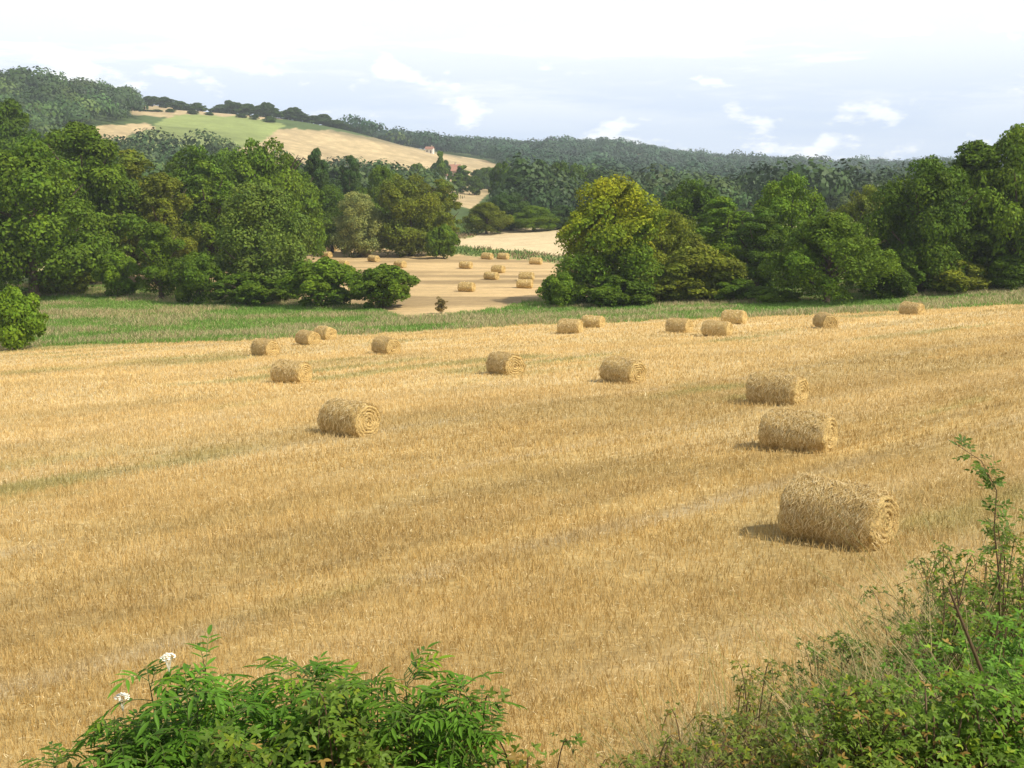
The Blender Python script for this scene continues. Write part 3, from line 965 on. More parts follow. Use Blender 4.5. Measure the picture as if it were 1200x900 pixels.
M_BROLL = bale_mat('rolled_straw', False)
M_BEND = bale_mat('cut_straw_end', True)


def bale_meshes(seed, n_straw, width, sag=.08):
    rng = np.random.default_rng(seed)
    na, nl = 72, 26
    th = np.linspace(0, 2 * np.pi, na, endpoint=False); xx = np.linspace(-.5, .5, nl) * BLEN
    T, Xx = np.meshgrid(th, xx)
    def rad(T, Xx):
        q = vnoise(np.cos(T) * 2.2 + 9 + Xx * 1.5, np.sin(T) * 2.2 + 9 + seed, seed) - .5
        q2 = vnoise(np.cos(T) * 7 + 30 + Xx * 5, np.sin(T) * 7 + 20 + Xx * 3, seed + 3) - .5
        edge = sstep(np.abs(Xx) / (BLEN / 2), .86, 1.0) * .055
        return BR * (1 + .11 * q + .09 * q2) - edge
    def squash(P):
        z = P[..., 2]
        lowk = np.clip((-z - BR * .62) / (BR * .38), 0, 1)
        P[..., 2] = np.where(z < -BR * .62, -BR * .62 - (-z - BR * .62) * .62, z)
        P[..., 1] *= 1 + sag * sstep(-z / BR, -.4, 1)
        return P
    R = rad(T, Xx)
    V = squash(np.stack([Xx, R * np.cos(T), R * np.sin(T)], -1))
    I = np.arange(na * nl).reshape(nl, na)
    Q = np.stack([I[:-1], np.roll(I[:-1], -1, 1), np.roll(I[1:], -1, 1), I[1:]], -1).reshape(-1, 4)
    k = fbm(T.ravel() * 2.4 + 3, Xx.ravel() * 3 + 7, seed, 4)[:, None]
    C = np.array([.70, .52, .20]) * (1 - k) + np.array([.40, .26, .09]) * k
    roll = np_mesh('straw_roll', V.reshape(-1, 3), Q, M_BROLL, C, True)
    ends = []
    for s in (-1, 1):
        nrg = 20
        rr = np.linspace(0, 1, nrg); TT2, RR = np.meshgrid(th, rr)
        Rm = rad(TT2, np.full_like(TT2, s * BLEN / 2))
        Rr = RR * Rm
        wob = vnoise(np.cos(TT2) * 3 + 5, np.sin(TT2) * 3 + 5, seed + 9) * .5
        spir = (RR * 5 - s * TT2 / (2 * np.pi) + wob) % 1
        ridge = np.sin(spir * np.pi) ** .7
        dep = .075 * ridge * (RR < .985) + .05 * (vnoise(np.cos(TT2) * Rr * 9 + 40, np.sin(TT2) * Rr * 9 + 40, seed + 1) - .5) * (RR < .97) - .07 * (1 - RR ** 2) * 0 - .10 * sstep(-RR, -.16, 0)
        Xe = s * (BLEN / 2 + dep)
        Ve = squash(np.stack([Xe, Rr * np.cos(TT2), Rr * np.sin(TT2)], -1))
        I = np.arange(na * nrg).reshape(nrg, na)
        Qe = np.stack([I[:-1], np.roll(I[:-1], -1, 1), np.roll(I[1:], -1, 1), I[1:]], -1).reshape(-1, 4)
        if s < 0: Qe = Qe[:, ::-1]
        kk = ridge.ravel()[:, None]
        Ce = np.array([.34, .21, .075]) * (1 - kk) + np.array([.74, .54, .22]) * kk
        ends.append(np_mesh('coiled_end', Ve.reshape(-1, 3), Qe, M_BEND, Ce, True))
    # loose straw over the roll and the ends
    n1 = int(n_straw * .86)
    t = rng.uniform(0, 2 * np.pi, n1); x = rng.uniform(-.5, .5, n1) * BLEN
    r = rad(t, x) + rng.uniform(-.01, .03, n1)
    P = squash(np.stack([x, r * np.cos(t), r * np.sin(t)], -1)); Nn = np.stack([0 * t, np.cos(t), np.sin(t)], -1)
    D = np.stack([rng.normal(0, .8, n1), -np.sin(t), np.cos(t)], -1) + Nn * rng.normal(0, .22, n1)[:, None]
    D[rng.random(n1) < .12] += np.array([0, 0, -1.1])
    wild = (rng.random(n1) < .16) & (Nn[:, 2] > -.2)
    D[wild] += Nn[wild] * rng.uniform(.2, .8, (wild.sum(), 1))
    V1, F1, C1 = straws(P, D, Nn, .15, width, rng)
    n2 = n_straw - n1
    t = rng.uniform(0, 2 * np.pi, n2); q = np.sqrt(rng.random(n2)) * .97; sg = np.where(rng.random(n2) < .5, -1, 1)
    Rm = rad(t, sg * BLEN / 2)
    P = squash(np.stack([sg * (BLEN / 2 + rng.uniform(.0, .06, n2)), q * Rm * np.cos(t), q * Rm * np.sin(t)], -1))
    Nn = np.stack([sg * 1.0, 0 * t, 0 * t], -1)
    D = np.stack([sg * rng.uniform(-.1, .6, n2), -np.sin(t) + rng.normal(0, .35, n2), np.cos(t) + rng.normal(0, .2, n2)], -1)
    V2, F2, C2 = straws(P, D, Nn, .11, width, rng)
    loose = np_mesh('loose_straw', np.concatenate([V1, V2]), np.concatenate([F1, F2 + len(V1)]), M_STRAW, np.concatenate([C1, C2]))
    return roll, ends, loose


BM = {'near': [bale_meshes(1, 15000, .0075), bale_meshes(2, 11000, .010), bale_meshes(3, 9000, .012)],
      'mid': [bale_meshes(s, 4200, .018) for s in (4, 5, 6, 7)],
      'far': [bale_meshes(s, 700, .05) for s in (8, 9)]}


def bale(kind, idx, px, py, a, label, group, scale=1.0, lower=False):
    X, Y, z = hit(px, py, 12 if not lower else 100, 120 if not lower else 300)
    roll, ends, loose = BM[kind][idx]
    a = math.radians(a)
    # shift from the front foot of the bale to its centre
    d = math.hypot(X, Y); X *= 1 + .5 * scale / d; Y *= 1 + .5 * scale / d
    z = float(terrain(X, Y))
    o = empty('straw_bale', (X, Y, z + (BR * .62 + BR * .38 * .62 - .04) * scale), -a, label, 'straw bale', group)
    q = random.uniform(.93, 1.0) if not (kind == 'near' and idx == 0) else .95
    o.scale = (scale * random.uniform(.97, 1.03), scale, scale * q)
    o.location.z -= .45 * (1 - q)
    o.rotation_euler = (0, random.uniform(-.03, .03), -a)
    link('straw_roll', roll, o)
    for e in ends: link('coiled_end', e, o)
    link('loose_straw', loose, o)['kind'] = 'stuff'
    FOOT.append((X, Y, .9))
    return o


FOOT = []
G1 = 'round straw bales on the upper stubble field'
G2 = 'round straw bales on the lower valley field'
UP = [('near', 0, 980, 640, 42, 'largest straw bale, shaggy, nearest the brambles'),
      ('near', 1, 934, 530, 34, 'shaggy straw bale, second in the right row behind the largest'),
      ('near', 2, 910, 475, 39, 'straw bale farthest back of the three in the right row'),
      ('mid', 0, 730, 449, 48, 'straw bale with bright round end, alone in the middle right of the field'),
      ('mid', 1, 592, 439, 58, 'straw bale showing a wide coiled end, alone at the centre of the field'),
      ('mid', 2, 410, 511, 37, 'big straw bale standing alone in the left foreground of the stubble'),
      ('mid', 3, 342, 449, 26, 'long straw bale seen side-on, in front of the left cluster'),
      ('mid', 0, 453, 415, 51, 'straw bale alone right of the left cluster, bright end to the right'),
      ('mid', 1, 311, 417, 42, 'leftmost straw bale, near the grass edge'),
      ('mid', 2, 361, 404, 46, 'straw bale of the left pair at the grass edge, the nearer one'),
      ('far', 0, 381, 398, 46, 'straw bale of the left pair at the grass edge, mostly hidden behind the nearer'),
      ('mid', 3, 668, 391, 22, 'nearer straw bale of the pair at the middle of the grass edge'),
      ('far', 1, 695, 384, 30, 'farther straw bale of the pair at the middle of the grass edge'),
      ('mid', 1, 796, 390, 42, 'straw bale left of the overlapping pair below the right hedge'),
      ('mid', 2, 840, 394, 32, 'nearer straw bale of the overlapping pair below the right hedge'),
      ('far', 0, 860, 380, 30, 'farther straw bale of the overlapping pair below the right hedge'),
      ('mid', 0, 967, 385, 84, 'straw bale turned end-on below the big round bush tree'),
      ('mid', 3, 1068, 369, 48, 'rightmost straw bale, high on the field by the dark trees')]
for k, i, px, py, a, lb in UP:
    bale(k, i, px, py, a, lb, G1)
LOW = [(547, 342, 20, 'lower field bale nearest the front on the left of the open part'), (615, 338, 15, 'front bale of the close pair by the yellowing oak'),
       (617, 329, 15, 'rear bale of the close pair by the yellowing oak'), (576, 328, 30, 'front bale of the middle pair on the lower field'),
       (584, 320, 30, 'rear bale of the middle pair on the lower field'), (546, 315, 25, 'bale alone in the middle of the lower field'),
       (571, 304, 30, 'left bale of the two along the far edge of the lower field'), (590, 304, 30, 'right bale of the two along the far edge of the lower field'),
       (628, 310, 20, 'bale at the far edge of the lower field close to the oak'), (438, 307, 40, 'bale in the open left part of the lower field'),
       (428, 301, 40, 'bale a little behind the open left one on the lower field'), (469, 314, 40, 'bale just above the rightmost hedge bush'),
       (402, 314, 35, 'bale just above the broad green bush'), (389, 294, 35, 'farthest pale bale at the top left corner of the lower field'),
       (406, 296, 35, 'bale right of the farthest pale one on the lower field'), (383, 302, 35, 'bale at the left side of the lower field below the farthest pale one')]
for n, (px, py, a, lb) in enumerate(LOW):
    bale('far', n % 2, px, py, a, lb, G2, 1.12, True)


# ------------------------------------------------------------------ stubble, straw litter and grasses
def scatter(y0, y1, dens, rng, margin=1.15, xl=-.5, xr=.5):
    n = int((y1 * y1 - y0 * y0) / 2 * (xr - xl) * margin * dens)
    Y = np.sqrt(rng.uniform(y0 * y0, y1 * y1, n)); X = rng.uniform(xl, xr, n) * margin * Y
    return X, Y


def blades(X, Y, h, w, lean, cols, rng, z=None):
    n = len(X); Z = terrain(X, Y) if z is None else z
    a = rng.uniform(-.6, .6, n)
    side = np.stack([np.cos(a), np.sin(a), 0 * a], 1)
    ld = rng.normal(0, lean, (n, 2))
    up = unit(np.concatenate([ld, np.ones((n, 1))], 1))
    P = np.stack([X, Y, Z - .01], 1)
    hh = h[:, None] if hasattr(h, '__len__') else h; ww = w[:, None] if hasattr(w, '__len__') else w
    bend = np.concatenate([ld, np.zeros((n, 1))], 1) * hh * .6
    v0 = P - side * ww * .5; v1 = P + side * ww * .5
    v2 = P + up * hh * .55 + side * ww * .42; v3 = P + up * hh * .55 - side * ww * .42
    v4 = P + up * hh + bend + side * ww * .16; v5 = P + up * hh + bend - side * ww * .16
    V = np.stack([v0, v1, v2, v3, v4, v5], 1).reshape(-1, 3)
    o = (np.arange(n) * 6)[:, None]
    Fc = np.concatenate([o + np.array([[0, 1, 2, 3]]), o + np.array([[3, 2, 4, 5]])], 0)
    return V, Fc, np.repeat(cols, 6, 0)


def merge(name, parts, mat):
    vs, fs, cs = [], [], []; k = 0
    for V, Fc, C in parts:
        vs.append(V); fs.append(Fc + k); cs.append(C); k += len(V)
    return np_mesh(name, np.concatenate(vs), np.concatenate(fs), mat, np.concatenate(cs))


def stubble():
    rng = np.random.default_rng(77); parts = []
    for y0, y1, dens, hw in ((7.5, 16, 520, .008), (16, 27, 300, .011), (27, 45, 130, .017), (45, 70, 50, .028), (70, 102, 20, .045)):
        X, Y = scatter(y0, y1, dens, rng)
        s, r = road_s(X, Y)
        sp = .19 if y1 < 30 else .38
        s2 = np.round(s / sp) * sp + rng.normal(0, .05, len(s))
        X = -s2 * math.sin(ROW) + r * math.cos(ROW); Y = s2 * math.cos(ROW) + r * math.sin(ROW)
        k = classify(X, Y, terrain(X, Y)) == 0
        dn = fbm(X / 2.2, Y / 2.2, 81, 3)
        k &= rng.random(len(X)) < sstep(dn, .2, .6) * .5 + .5
        X, Y = X[k], Y[k]
        n = len(X)
        u = rng.random((n, 1))
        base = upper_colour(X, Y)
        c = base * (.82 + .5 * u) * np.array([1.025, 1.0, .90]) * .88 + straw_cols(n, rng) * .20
        h = rng.uniform(.07, .17, n) * (1 + .4 * fbm(X / 3, Y / 3, 82, 2))
        parts.append(blades(X, Y, h, hw * rng.uniform(.7, 1.4, n), .22, c, rng))
    me = merge('stubble', parts, M_STRAW)
    tag(link('stubble', me), kind='stuff'); print('stubble faces', len(me.polygons))
    # chaff lying flat
    parts = []
    for y0, y1, dens, w, l in ((7.5, 20, 60, .007, .10), (20, 40, 24, .014, .14), (40, 80, 4, .03, .3)):
        X, Y = scatter(y0, y1, dens, rng); Z = terrain(X, Y)
        k = classify(X, Y, Z) == 0; X, Y, Z = X[k], Y[k], Z[k]; n = len(X)
        a = rng.uniform(0, 6.28, n)
        D = np.stack([np.cos(a), np.sin(a), rng.normal(0, .12, n)], 1)
        V, Fc, C = straws(np.stack([X, Y, Z + rng.uniform(.02, .1, n)], 1), D, np.tile([0, 0, 1.], (n, 1)), l, w, rng)
        parts.append((V, Fc, C * 1.0))
    tag(link('straw_litter', merge('straw_litter', parts, M_STRAW)), kind='stuff')


stubble()


def meadow_grass():
    rng = np.random.default_rng(78); parts = []
    X, Y = scatter(60, 150, 44, rng, 1.15)
    Z = terrain(X, Y); k = classify(X, Y, Z) == 1; X, Y = X[k], Y[k]; n = len(X)
    m = fbm(X / 9, Y / 3, 91, 4) + .06 * sstep(-Y, -112, -98)
    dry = (rng.random(n) < sstep(m, .42, .62) * .8)[:, None]
    c = np.where(dry, np.array([.48, .40, .21]), np.array([.18, .31, .055])) * rng.uniform(.7, 1.3, (n, 1))
    h = rng.uniform(.12, .42, n) * (.3 + 1.7 * m)
    parts.append(blades(X, Y, h, rng.uniform(.03, .06, n), .35, c, rng))
    # rank grass and docks on the baulk between the valley fields
    X, Y = scatter(185, 300, 2.2, rng, 1.0, -.25, .1); Z = terrain(X, Y); k = classify(X, Y, Z) == 1; X, Y = X[k], Y[k]; n = len(X)
    m = fbm(X / 12, Y / 8, 93, 3); dry = (rng.random(n) < sstep(m, .4, .6) * .8)[:, None]
    c = np.where(dry, np.array([.30, .21, .12]), np.array([.13, .20, .05])) * rng.uniform(.7, 1.3, (n, 1))
    parts.append(blades(X, Y, rng.uniform(.3, .9, n), rng.uniform(.12, .25, n), .35, c, rng))
    tag(link('meadow_grass', merge('meadow_grass', parts, M_STRAW)), kind='stuff')
    # uncut grass and weeds along the road bank
    parts = []
    X, Y = scatter(5.0, 17, 330, rng, 1.25, -.5, .62)
    Z = terrain(X, Y)
    k = (Y < bank_toe(X) + rng.normal(.1, .45, len(X))) & (rng.random(len(X)) < sstep(Y - 5 + .6 * X, 0, 2.5) + .1); X, Y = X[k], Y[k]; n = len(X)
    m = fbm(X / 1.2, Y / 1.2, 92, 3)
    dry = (rng.random(n) < sstep(m, .3, .6) * .75 + .15)[:, None]
    c = np.where(dry, np.array([.50, .39, .19]), np.array([.11, .17, .04])) * rng.uniform(.6, 1.25, (n, 1))
    h = rng.uniform(.06, .26, n) * (.4 + 1.2 * m)
    parts.append(blades(X, Y, h, rng.uniform(.003, .008, n), .6, c, rng))
    tag(link('bank_grass', merge('bank_grass', parts, M_STRAW)), kind='stuff')


meadow_grass()

# ------------------------------------------------------------------ plants in the foreground
LEAF_V = [(0, 0, 0), (-.17, .22, .05), (0, .25, -.015), (.17, .22, .05), (-.20, .5, .06), (0, .52, -.01), (.20, .5, .06), (-.11, .8, .02), (0, .8, -.03), (.11, .8, .02), (0, 1.06, -.09)]
LEAF_Q = [(1, 4, 5, 2), (2, 5, 6, 3), (4, 7, 8, 5), (5, 8, 9, 6)]
LEAF_T = [(0, 1, 2), (0, 2, 3), (7, 10, 8), (8, 10, 9)]


def leaflets(name, M, cols, wide, mat, parent):
    tv = np.array(LEAF_V) * np.array([wide, 1, 1])
    V, Q, C = batch(tv, LEAF_Q, M, cols); _, T, _ = batch(tv, LEAF_T, M, cols)
    return link(name, np_mesh(name, V, [Q, T], mat, C), parent)


def bez(p0, p1, p2, n):
    return [p0 * (1 - t) ** 2 + p1 * 2 * t * (1 - t) + p2 * t * t for t in [i / n for i in range(n + 1)]]


def mat34(pos, axis, nrm, s):
    R = frames(np.array([axis], float), np.array([nrm], float))[0]
    return np.concatenate([R * s, np.array(pos, float)[:, None]], 1)


def shrub_pinnate(px_c, Y, wdt, hgt, n_stem, seed, col, label, name='elder_bush', leaf=.088, npair=3, wide=.6, dens=20):  # noqa
    """upright many-stemmed bush with feather-shaped leaves of narrow leaflets"""
    rg = random.Random(seed); rn = np.random.default_rng(seed)
    X = px_c * Y if abs(px_c) < 5 else ray(px_c, 800)[0] * Y
    z = float(terrain(X, Y)); o = empty(name, (X, Y, z), 0, label, 'bush')
    st = MB(); Ms = []; Cs = []
    for i in range(n_stem):
        a = rg.uniform(0, 6.28); r = math.sqrt(rg.random())
        prof = 1 - .62 * r ** 2.2
        hh = hgt * prof * rg.uniform(.84, 1.0)
        tip = Vector((math.cos(a) * r * wdt / 2, math.sin(a) * r * min(wdt, 1.8) / 2, hh))
        p0 = Vector((tip.x * .35, tip.y * .35, 0)); p1 = Vector((tip.x * .7, tip.y * .7, hh * .6))
        pts = bez(p0, p1, tip, 8)
        st.tube(pts, [.011 * (1 - k / 10) for k in range(9)], 5)
        for j in range(dens):
            t = rg.uniform(.22, 1.0) if j > 3 else rg.uniform(.93, 1.0)
            k = min(int(t * 8), 7); p = pts[k].lerp(pts[k + 1], t * 8 - k)
            a2 = rg.uniform(0, 6.28)
            out = Vector((math.cos(a2), math.sin(a2), rg.uniform(.0, .9))).normalized()
            rl = leaf * rg.uniform(1.6, 2.6)
            q = bez(p, p + out * rl * .6 + Vector((0, 0, rl * .12)), p + out * rl + Vector((0, 0, -rl * rg.uniform(.05, .4))), 4)
            st.tube(q, [.0028, .0026, .0022, .0018, .001], 3)
            nrm = Vector((0, 0, 1)) + Vector((rg.uniform(-.4, .4), rg.uniform(-.4, .4), 0))
            cb = np.array(col) * rg.uniform(.7, 1.35)
            if rg.random() < .12: cb = cb * np.array([1.5, 1.15, .8])
            for g in range(npair):
                tt = .35 + .6 * g / max(1, npair - 1) * .8
                kk = min(int(tt * 4), 3); c = q[kk].lerp(q[kk + 1], tt * 4 - kk); fw = (q[kk + 1] - q[kk]).normalized()
                sd = fw.cross(nrm).normalized()
                for s in (-1, 1):
                    ax = (fw * .75 + sd * s + Vector((0, 0, rg.uniform(-.35, .05)))).normalized()
                    Ms.append(mat34(c, ax, nrm, leaf * rg.uniform(.7, 1.05))); Cs.append(cb * rg.uniform(.8, 1.2))
            Ms.append(mat34(q[4], (q[4] - q[3]).normalized(), nrm, leaf * rg.uniform(.9, 1.25))); Cs.append(cb)
    st.build('stems', M_STEM, o)
    lf = leaflets('leaves', np.array(Ms), np.array(Cs), wide, M_PLANT, o); lf.color = (1, 1, 1, 1)
    return o


def bramble(X, Y, rad, hgt, n_cane, seed, col, label, leaf=.055, dens=22, lean=(0, 0), name='bramble_bush', dry=.06, wide=1.15):
    """mound of arching prickly canes with leaves of three broad leaflets"""
    rg = random.Random(seed)
    z = float(terrain(X, Y)); o = empty(name, (X, Y, z), 0, label, 'bush')
    st = MB(); Ms = []; Cs = []
    for i in range(n_cane):
        a = rg.uniform(0, 6.28); r = rad * rg.uniform(.15, 1.05)
        b0 = Vector((rg.uniform(-.3, .3) * rad, rg.uniform(-.3, .3) * rad, -.05))
        tip = Vector((math.cos(a) * r + lean[0], math.sin(a) * r + lean[1], hgt * rg.uniform(.15, .95) * (1.1 - .6 * r / rad)))
        mid = (b0 + tip) * .5 + Vector((0, 0, hgt * rg.uniform(.5, 1.0) * (1.05 - .4 * r / rad)))
        pts = bez(b0, mid, tip, 9)
        for k in range(1, 10):
            gz = float(terrain(X + pts[k].x, Y + pts[k].y)) - z + .04
            if pts[k].z < gz: pts[k].z = gz
        st.tube(pts, [.0065 * (1 - k / 13) for k in range(10)], 4)
        for j in range(dens):
            t = rg.uniform(.18, 1.0); k = min(int(t * 9), 8); p = pts[k].lerp(pts[k + 1], t * 9 - k)
            a2 = rg.uniform(0, 6.28); out = Vector((math.cos(a2), math.sin(a2), rg.uniform(-.1, 1.0))).normalized()
            c = p + out * leaf * rg.uniform(.8, 2.6)
            nrm = Vector((rg.uniform(-.7, .7), rg.uniform(-.9, .4), 1)).normalized()
            fw = (out - nrm * out.dot(nrm)).normalized(); sd = fw.cross(nrm)
            cb = np.array(col) * rg.uniform(.6, 1.4) * np.array([1.15, 1.0, .9])
            if rg.random() < dry: cb = np.array([.24, .17, .07]) * rg.uniform(.7, 1.3)
            elif rg.random() < .1: cb = cb * np.array([1.7, 1.35, .9])
            for ax, s in ((fw, 1.1), (sd * .9 + fw * .25, .95), (-sd * .9 + fw * .25, .95)):
                Ms.append(mat34(c, ax + nrm * rg.uniform(-.25, .1), nrm, leaf * s * rg.uniform(.8, 1.25))); Cs.append(cb * rg.uniform(.88, 1.12))
    st.build('canes', M_CANE, o)
    lf = leaflets('leaves', np.array(Ms), np.array(Cs), wide, M_PLANT, o); lf.color = (1, 1, 1, 1)
    return o


def flower_head(o, x, y, z, r, seed):
    rg = random.Random(seed); b = MB()
    for i in range(60):
        a = rg.uniform(0, 6.28); q = r * math.sqrt(rg.random()); s = .006
        c = Vector((x + q * math.cos(a), y + q * math.sin(a), z + .02 * (1 - (q / r) ** 2) + rg.uniform(-.004, .004)))
        b.add([c + Vector((s * math.cos(k * 1.2566), s * math.sin(k * 1.2566), .002 * (k % 2))) for k in range(5)], [(0, 1, 2, 3, 4)])
    for i in range(10):
        a = i * .628; b.tube([(x, y, z - .07), (x + r * .5 * math.cos(a), y + r * .5 * math.sin(a), z)], [.0015, .001], 3)
    hd = b.build('flower_head', M_PETAL, o)
    b = MB(); b.tube([(x + .03, y, z - .5), (x, y, z - .07)], [.003, .002], 4); b.build('flower_stalk', M_STEM, o)


GL = (.085, .20, .030)
e1 = shrub_pinnate(330, 5.0, 1.35, 1.33, 26, 11, GL, 'tallest bright green bush with feathery leaves at the bottom left of the view')
e2 = shrub_pinnate(215, 4.7, .95, 1.22, 19, 12, (.08, .19, .03), 'lower feathery leaved bush with two white flower heads at the bottom left')
for (px, py, k) in ((197, 771, 1), (143, 818, 2)):
    t, e = ray(px, py)
    flower_head(e2, t * 4.7 - e2.location.x, 0, e * 4.7 - e2.location.z, .034, k)
e3 = shrub_pinnate(500, 4.8, .85, 1.08, 16, 13, (.085, .19, .03), 'small feathery leaved bush right of the tallest one', leaf=.08)
shrub_pinnate(115, 4.6, .75, .92, 15, 14, (.08, .18, .03), 'lowest feathery leaved bush, at the left end of the bottom left clump', leaf=.075)
shrub_pinnate(425, 4.9, .9, 1.17, 18, 15, (.095, .20, .03), 'feathery leaved bush filling in between the tallest and the small one', leaf=.082)
shrub_pinnate(270, 5.2, .9, 1.34, 18, 16, (.085, .20, .03), 'feathery leaved bush behind the flower heads at the bottom left', leaf=.085)
X0 = ray(100, 860)[0] * 4.6
bramble(X0, 4.6, .48, .72, 16, 21, (.075, .14, .035), 'low round leaved bramble at the far bottom left corner', leaf=.045)
bramble(ray(420, 860)[0] * 4.7, 4.6, .62, 1.0, 34, 22, (.085, .17, .035), 'bramble with reddish sprays filling the bottom between two feathery bushes', leaf=.034, dry=.05, dens=36)
bramble(ray(290, 860)[0] * 4.3, 4.2, .62, .62, 30, 29, (.07, .15, .03), 'dark leafy bramble low in front of the tallest feathery bush', leaf=.036, dry=.04, dens=36)
bramble(ray(590, 890)[0] * 4.9, 4.9, .46, .98, 16, 23, (.08, .14, .035), 'low bramble trailing at the bottom centre', leaf=.036, dry=.15)
bramble(ray(640, 870)[0] * 6.2, 6.2, .36, 1.42, 8, 24, (.08, .15, .04), 'thin isolated bramble sprig over bare straw at the bottom centre', leaf=.035, dens=18)
# the overgrown bank at the right
BRM = [
 (865, 7.2, .75, 1.5, 20, 'thin weedy bramble at the bottom edge, left of the flat one', (.11, .16, .04), .034, .2),
 (705, 6.5, .5, 1.12, 11, 'scrappy bramble tips at the bottom edge right of the isolated sprig', (.10, .15, .04), .034, .15),
 (790, 7.0, .65, 1.32, 16, 'low bramble tips on dry straw at the bottom edge', (.10, .16, .04), .034, .15),
 (1010, 4.7, .55, .55, 30, 'low bramble carpet at the bottom edge right of centre', (.09, .17, .035), .04, .1),
 (1120, 4.7, .6, .6, 36, 'leafy bramble at the very bottom below the dead stem foot', (.09, .19, .035), .042, .05),
 (1215, 4.8, .6, .85, 40, 'bright bramble at the bottom right corner of the view', (.09, .21, .035), .045, .04),
 (940, 5.4, .5, .45, 20, 'flat bramble at the bottom edge among dry grass', (.09, .16, .035), .038, .2),
 (1215, 7.6, .9, 1.9, 55, 'tall bramble filling the right edge above the bright corner one', (.085, .16, .03), .045, .08),
 (905, 8.3, .75, 1.05, 30, 'small bramble mound at the left end of the right bank', (.08, .145, .03), .042, .15),
 (985, 9.6, .9, 1.25, 32, 'bramble mound just below and left of the largest straw bale', (.075, .14, .03), .042, .12),
 (1000, 8.6, 1.00, 1.55, 40, 'dark leafy bramble mound in the middle of the right bank', (.065, .13, .03), .05, .05),
 (1110, 7.4, .95, 1.7, 56, 'bright bramble mound behind the dead stem', (.085, .17, .035), .05, .05),
 (1190, 6.0, .8, 1.30, 40, 'bright large leaved bramble at the bottom right corner', (.08, .21, .04), .05, .03),
 (1060, 5.6, .7, .85, 30, 'low bramble at the bottom edge below the dead stem', (.08, .17, .035), .045, .08),
 (930, 6.6, .7, 1.0, 24, 'thin bramble creeping through dry grass at the bottom right', (.085, .14, .04), .04, .22),
 (830, 6.3, .7, 1.1, 20, 'sparse weedy bramble low at the bottom, right of centre', (.10, .16, .045), .036, .15),
 (1180, 9.5, 1.2, 2.2, 60, 'high bramble mound at the right edge below the tip of the shoot', (.08, .14, .035), .05, .12),
 (1085, 10.2, .9, 2.0, 44, 'bramble spreading towards the largest straw bale', (.08, .15, .04), .045, .12),
 (745, 6.1, .5, 1.0, 11, 'tiny bramble patch on the straw right of the isolated sprig', (.10, .16, .05), .034, .1),
]
for i, (px, Y, rad, h, nc, lb, c, lf, dr) in enumerate(BRM):
    bramble(ray(px, 780)[0] * Y, Y, rad, h, nc, 31 + i, c, lb, leaf=lf * .68, dry=dr * .8, dens=34)


def shoot():
    """one long arching spray reaching up in front of the stubble at the right"""
    Y = 7.9; pts = []
    for px, py in ((1170, 760), (1172, 690), (1165, 620), (1168, 575), (1150, 540), (1110, 514)):
        t, e = ray(px, py); pts.append(Vector((t * Y, Y, e * Y)))
    base = Vector((pts[0].x + .05, Y, float(terrain(pts[0].x, Y))))
    o = empty('wild_rose_shoot', base, 0, 'long arching shoot rising above the right bank in front of the stubble', 'plant')
    pts = [Vector((0, 0, -.05))] + [p - base for p in pts]
    st = MB(); st.tube(pts, [.008, .007, .006, .005, .004, .003, .0015], 5)
    rg = random.Random(5); Ms = []; Cs = []
    for i in range(62):
        t = rg.uniform(.25, 1) * 6; k = min(int(t), 5); p = pts[k].lerp(pts[k + 1], t - k)
        a = rg.uniform(0, 6.28); out = Vector((math.cos(a), math.sin(a) * .7, rg.uniform(-.2, .6))).normalized()
        e = p + out * rg.uniform(.06, .14); st.tube([p, e], [.002, .001], 3)
        nrm = Vector((rg.uniform(-.4, .4), rg.uniform(-.9, .1), 1)).normalized(); sd = out.cross(nrm)
        cb = np.array([.085, .15, .035]) * rg.uniform(.7, 1.3)
        for q in range(5):
            c = p.lerp(e, .3 + .17 * q); s = (-1) ** q
            ax = out * .6 + sd * s if q < 4 else out
            Ms.append(mat34(c, ax, nrm, rg.uniform(.035, .055))); Cs.append(cb)
    st.build('stem', M_CANE, o)
    leaflets('leaves', np.array(Ms), np.array(Cs), 1.2, M_PLANT, o)


shoot()


def dead_stem():
    Y = 5.3; P = []
    for px, py in ((1176, 850), (1160, 812), (1142, 765), (1122, 715), (1112, 690)):
        t, e = ray(px, py); P.append(Vector((t * Y, Y, e * Y)))
    zg = float(terrain(P[0].x, Y)); base = Vector((P[0].x + .08, Y, zg))
    o = empty('dead_stem', base, 0, 'dark brown dead stem leaning left in the right brambles', 'stem')
    b = MB(); b.tube([Vector((0, 0, -.05))] + [p - base for p in P], [.013, .012, .011, .010, .008, .005], 7)
    q = P[2] - base; b.tube([q, q + Vector((.05, .0, .07))], [.005, .002], 5)
    q = P[3] - base; b.tube([q, q + Vector((-.06, .0, .04))], [.004, .002], 5)
    b.build('stalk', M_CANE, o)


dead_stem()


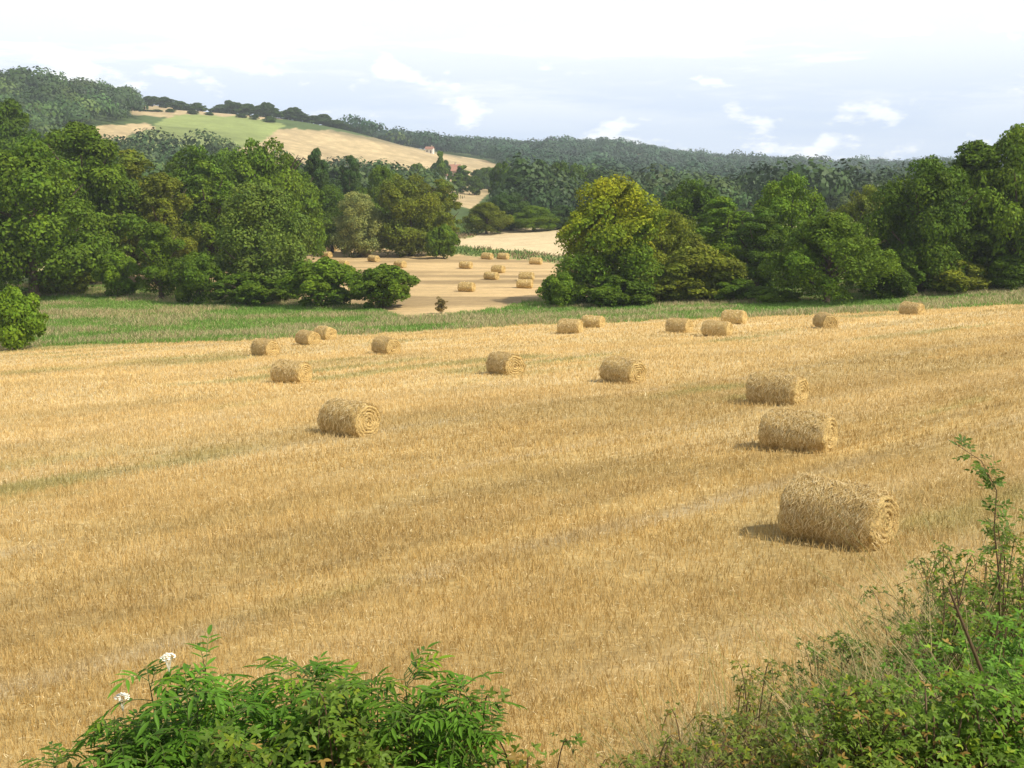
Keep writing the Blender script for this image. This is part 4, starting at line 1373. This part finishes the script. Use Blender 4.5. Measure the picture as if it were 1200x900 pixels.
def dry_tuft(px, Y, n, length, seed, lean, label):
    rg = random.Random(seed); X = ray(px, 800)[0] * Y; z = float(terrain(X, Y))
    o = empty('dry_grass_tuft', (X, Y, z), 0, label, 'grass tuft')
    V = []; Fs = []; C = []
    for i in range(n):
        a = rg.uniform(0, 6.28); r = rg.uniform(0, .22); l = length * rg.uniform(.5, 1.2)
        p0 = Vector((math.cos(a) * r, math.sin(a) * r, 0))
        d = Vector((lean[0] + rg.gauss(0, .45), lean[1] + rg.gauss(0, .4), 1)).normalized()
        p1 = p0 + d * l * .6; p2 = p0 + d * l + Vector((d.x * l * .35, d.y * l * .35, -l * rg.uniform(.05, .4)))
        w = rg.uniform(.0022, .0045); sd = Vector((1, rg.uniform(-.5, .5), 0)).normalized() * w
        k = len(V); pts = bez(p0, p1, p2, 5)
        for j, p in enumerate(pts):
            s = sd * (1 - j / 6); V += [p - s, p + s]
        Fs += [(k + 2 * j, k + 2 * j + 1, k + 2 * j + 3, k + 2 * j + 2) for j in range(5)]
        c = (np.array([.55, .44, .22]) if rg.random() < .6 else np.array([.20, .26, .07])) * rg.uniform(.5, 1.25)
        C += [c] * 12
    link('blades', np_mesh('blades', np.array([tuple(v) for v in V]), np.array(Fs), M_STRAW, np.array(C)), o)


TUFTS = [(800, 7.3, 420, 1.35, (.1, 0), 'loose dry grass standing behind the low bramble tips at the bottom'),
         (870, 7.8, 460, 1.35, (-.15, 0), 'broad dry grass tuft at the left edge of the right bank'),
         (930, 8.2, 420, 1.3, (.25, 0), 'fallen straw coloured grass in front of the small bramble mound'),
         (720, 6.9, 220, 1.0, (-.1, 0), 'thin dry grass beside the isolated bramble sprig'),
         (1090, 8.3, 340, 1.8, (-.25, 0), 'dry grass stalks poking out of the bright bramble mound'),
         (1160, 8.9, 340, 2.1, (-.4, 0), 'highest dry grass stalks, near the foot of the arching shoot'),(990, 7.0, 200, 1.35, (-.15, 0), 'tall thin grass stalks standing in front of the dark bramble mound'),
         (1060, 6.2, 200, 1.2, (.2, 0), 'tall thin grass stalks among leaves left of the dead stem'),
         (1130, 6.9, 220, 1.4, (-.3, 0), 'tall thin grass stalks right behind the dead stem'),
         (1185, 5.6, 160, 1.1, (-.35, 0), 'grass stalks in the bright bramble at the bottom right corner'),
         (1040, 9.0, 260, 1.5, (.1, 0), 'dry grass stalks rising below the largest straw bale'),
         (1000, 5.3, 220, .8, (.2, 0), 'matted dry grass at the bottom edge below the dark mound'),
         (860, 6.4, 260, .6, (-.2, 0), 'short matted dry grass where the weeds begin at the bottom'),
         (740, 6.6, 140, .45, (.2, 0), 'small dry grass tuft at the bottom beside the tiny bramble patch'),
(880, 7.2, 420, .85, (-.1, 0), 'dry straw coloured grass tuft in front of the dark bramble mound'),
         (945, 7.6, 380, .9, (-.4, 0), 'dry grass tuft leaning left at the foot of the dark bramble mound'),
         (1010, 6.8, 320, .8, (.3, 0), 'dry brown grass tuft between the dark mound and the dead stem'),
         (1165, 8.4, 300, 1.5, (-.5, 0), 'long pale grass stalks leaning left near the right edge'),
         (1100, 9.3, 240, 1.3, (-.2, 0), 'tall dry grass behind the bright bramble mound'),
         (790, 7.0, 160, .5, (.2, 0), 'short dry grass tuft at the bottom right of centre'),
         (1150, 5.5, 160, .6, (-.2, 0), 'grass tuft mixed into the brambles right of the dead stem'),
         (930, 9.3, 240, .9, (.1, 0), 'dry grass tuft at the upper edge of the right bank left of the mound')]
for i, (px, Y, n, l, le, lb) in enumerate(TUFTS):
    dry_tuft(px, Y, n, l, 60 + i, le, lb)

print('objects', len(bpy.data.objects))
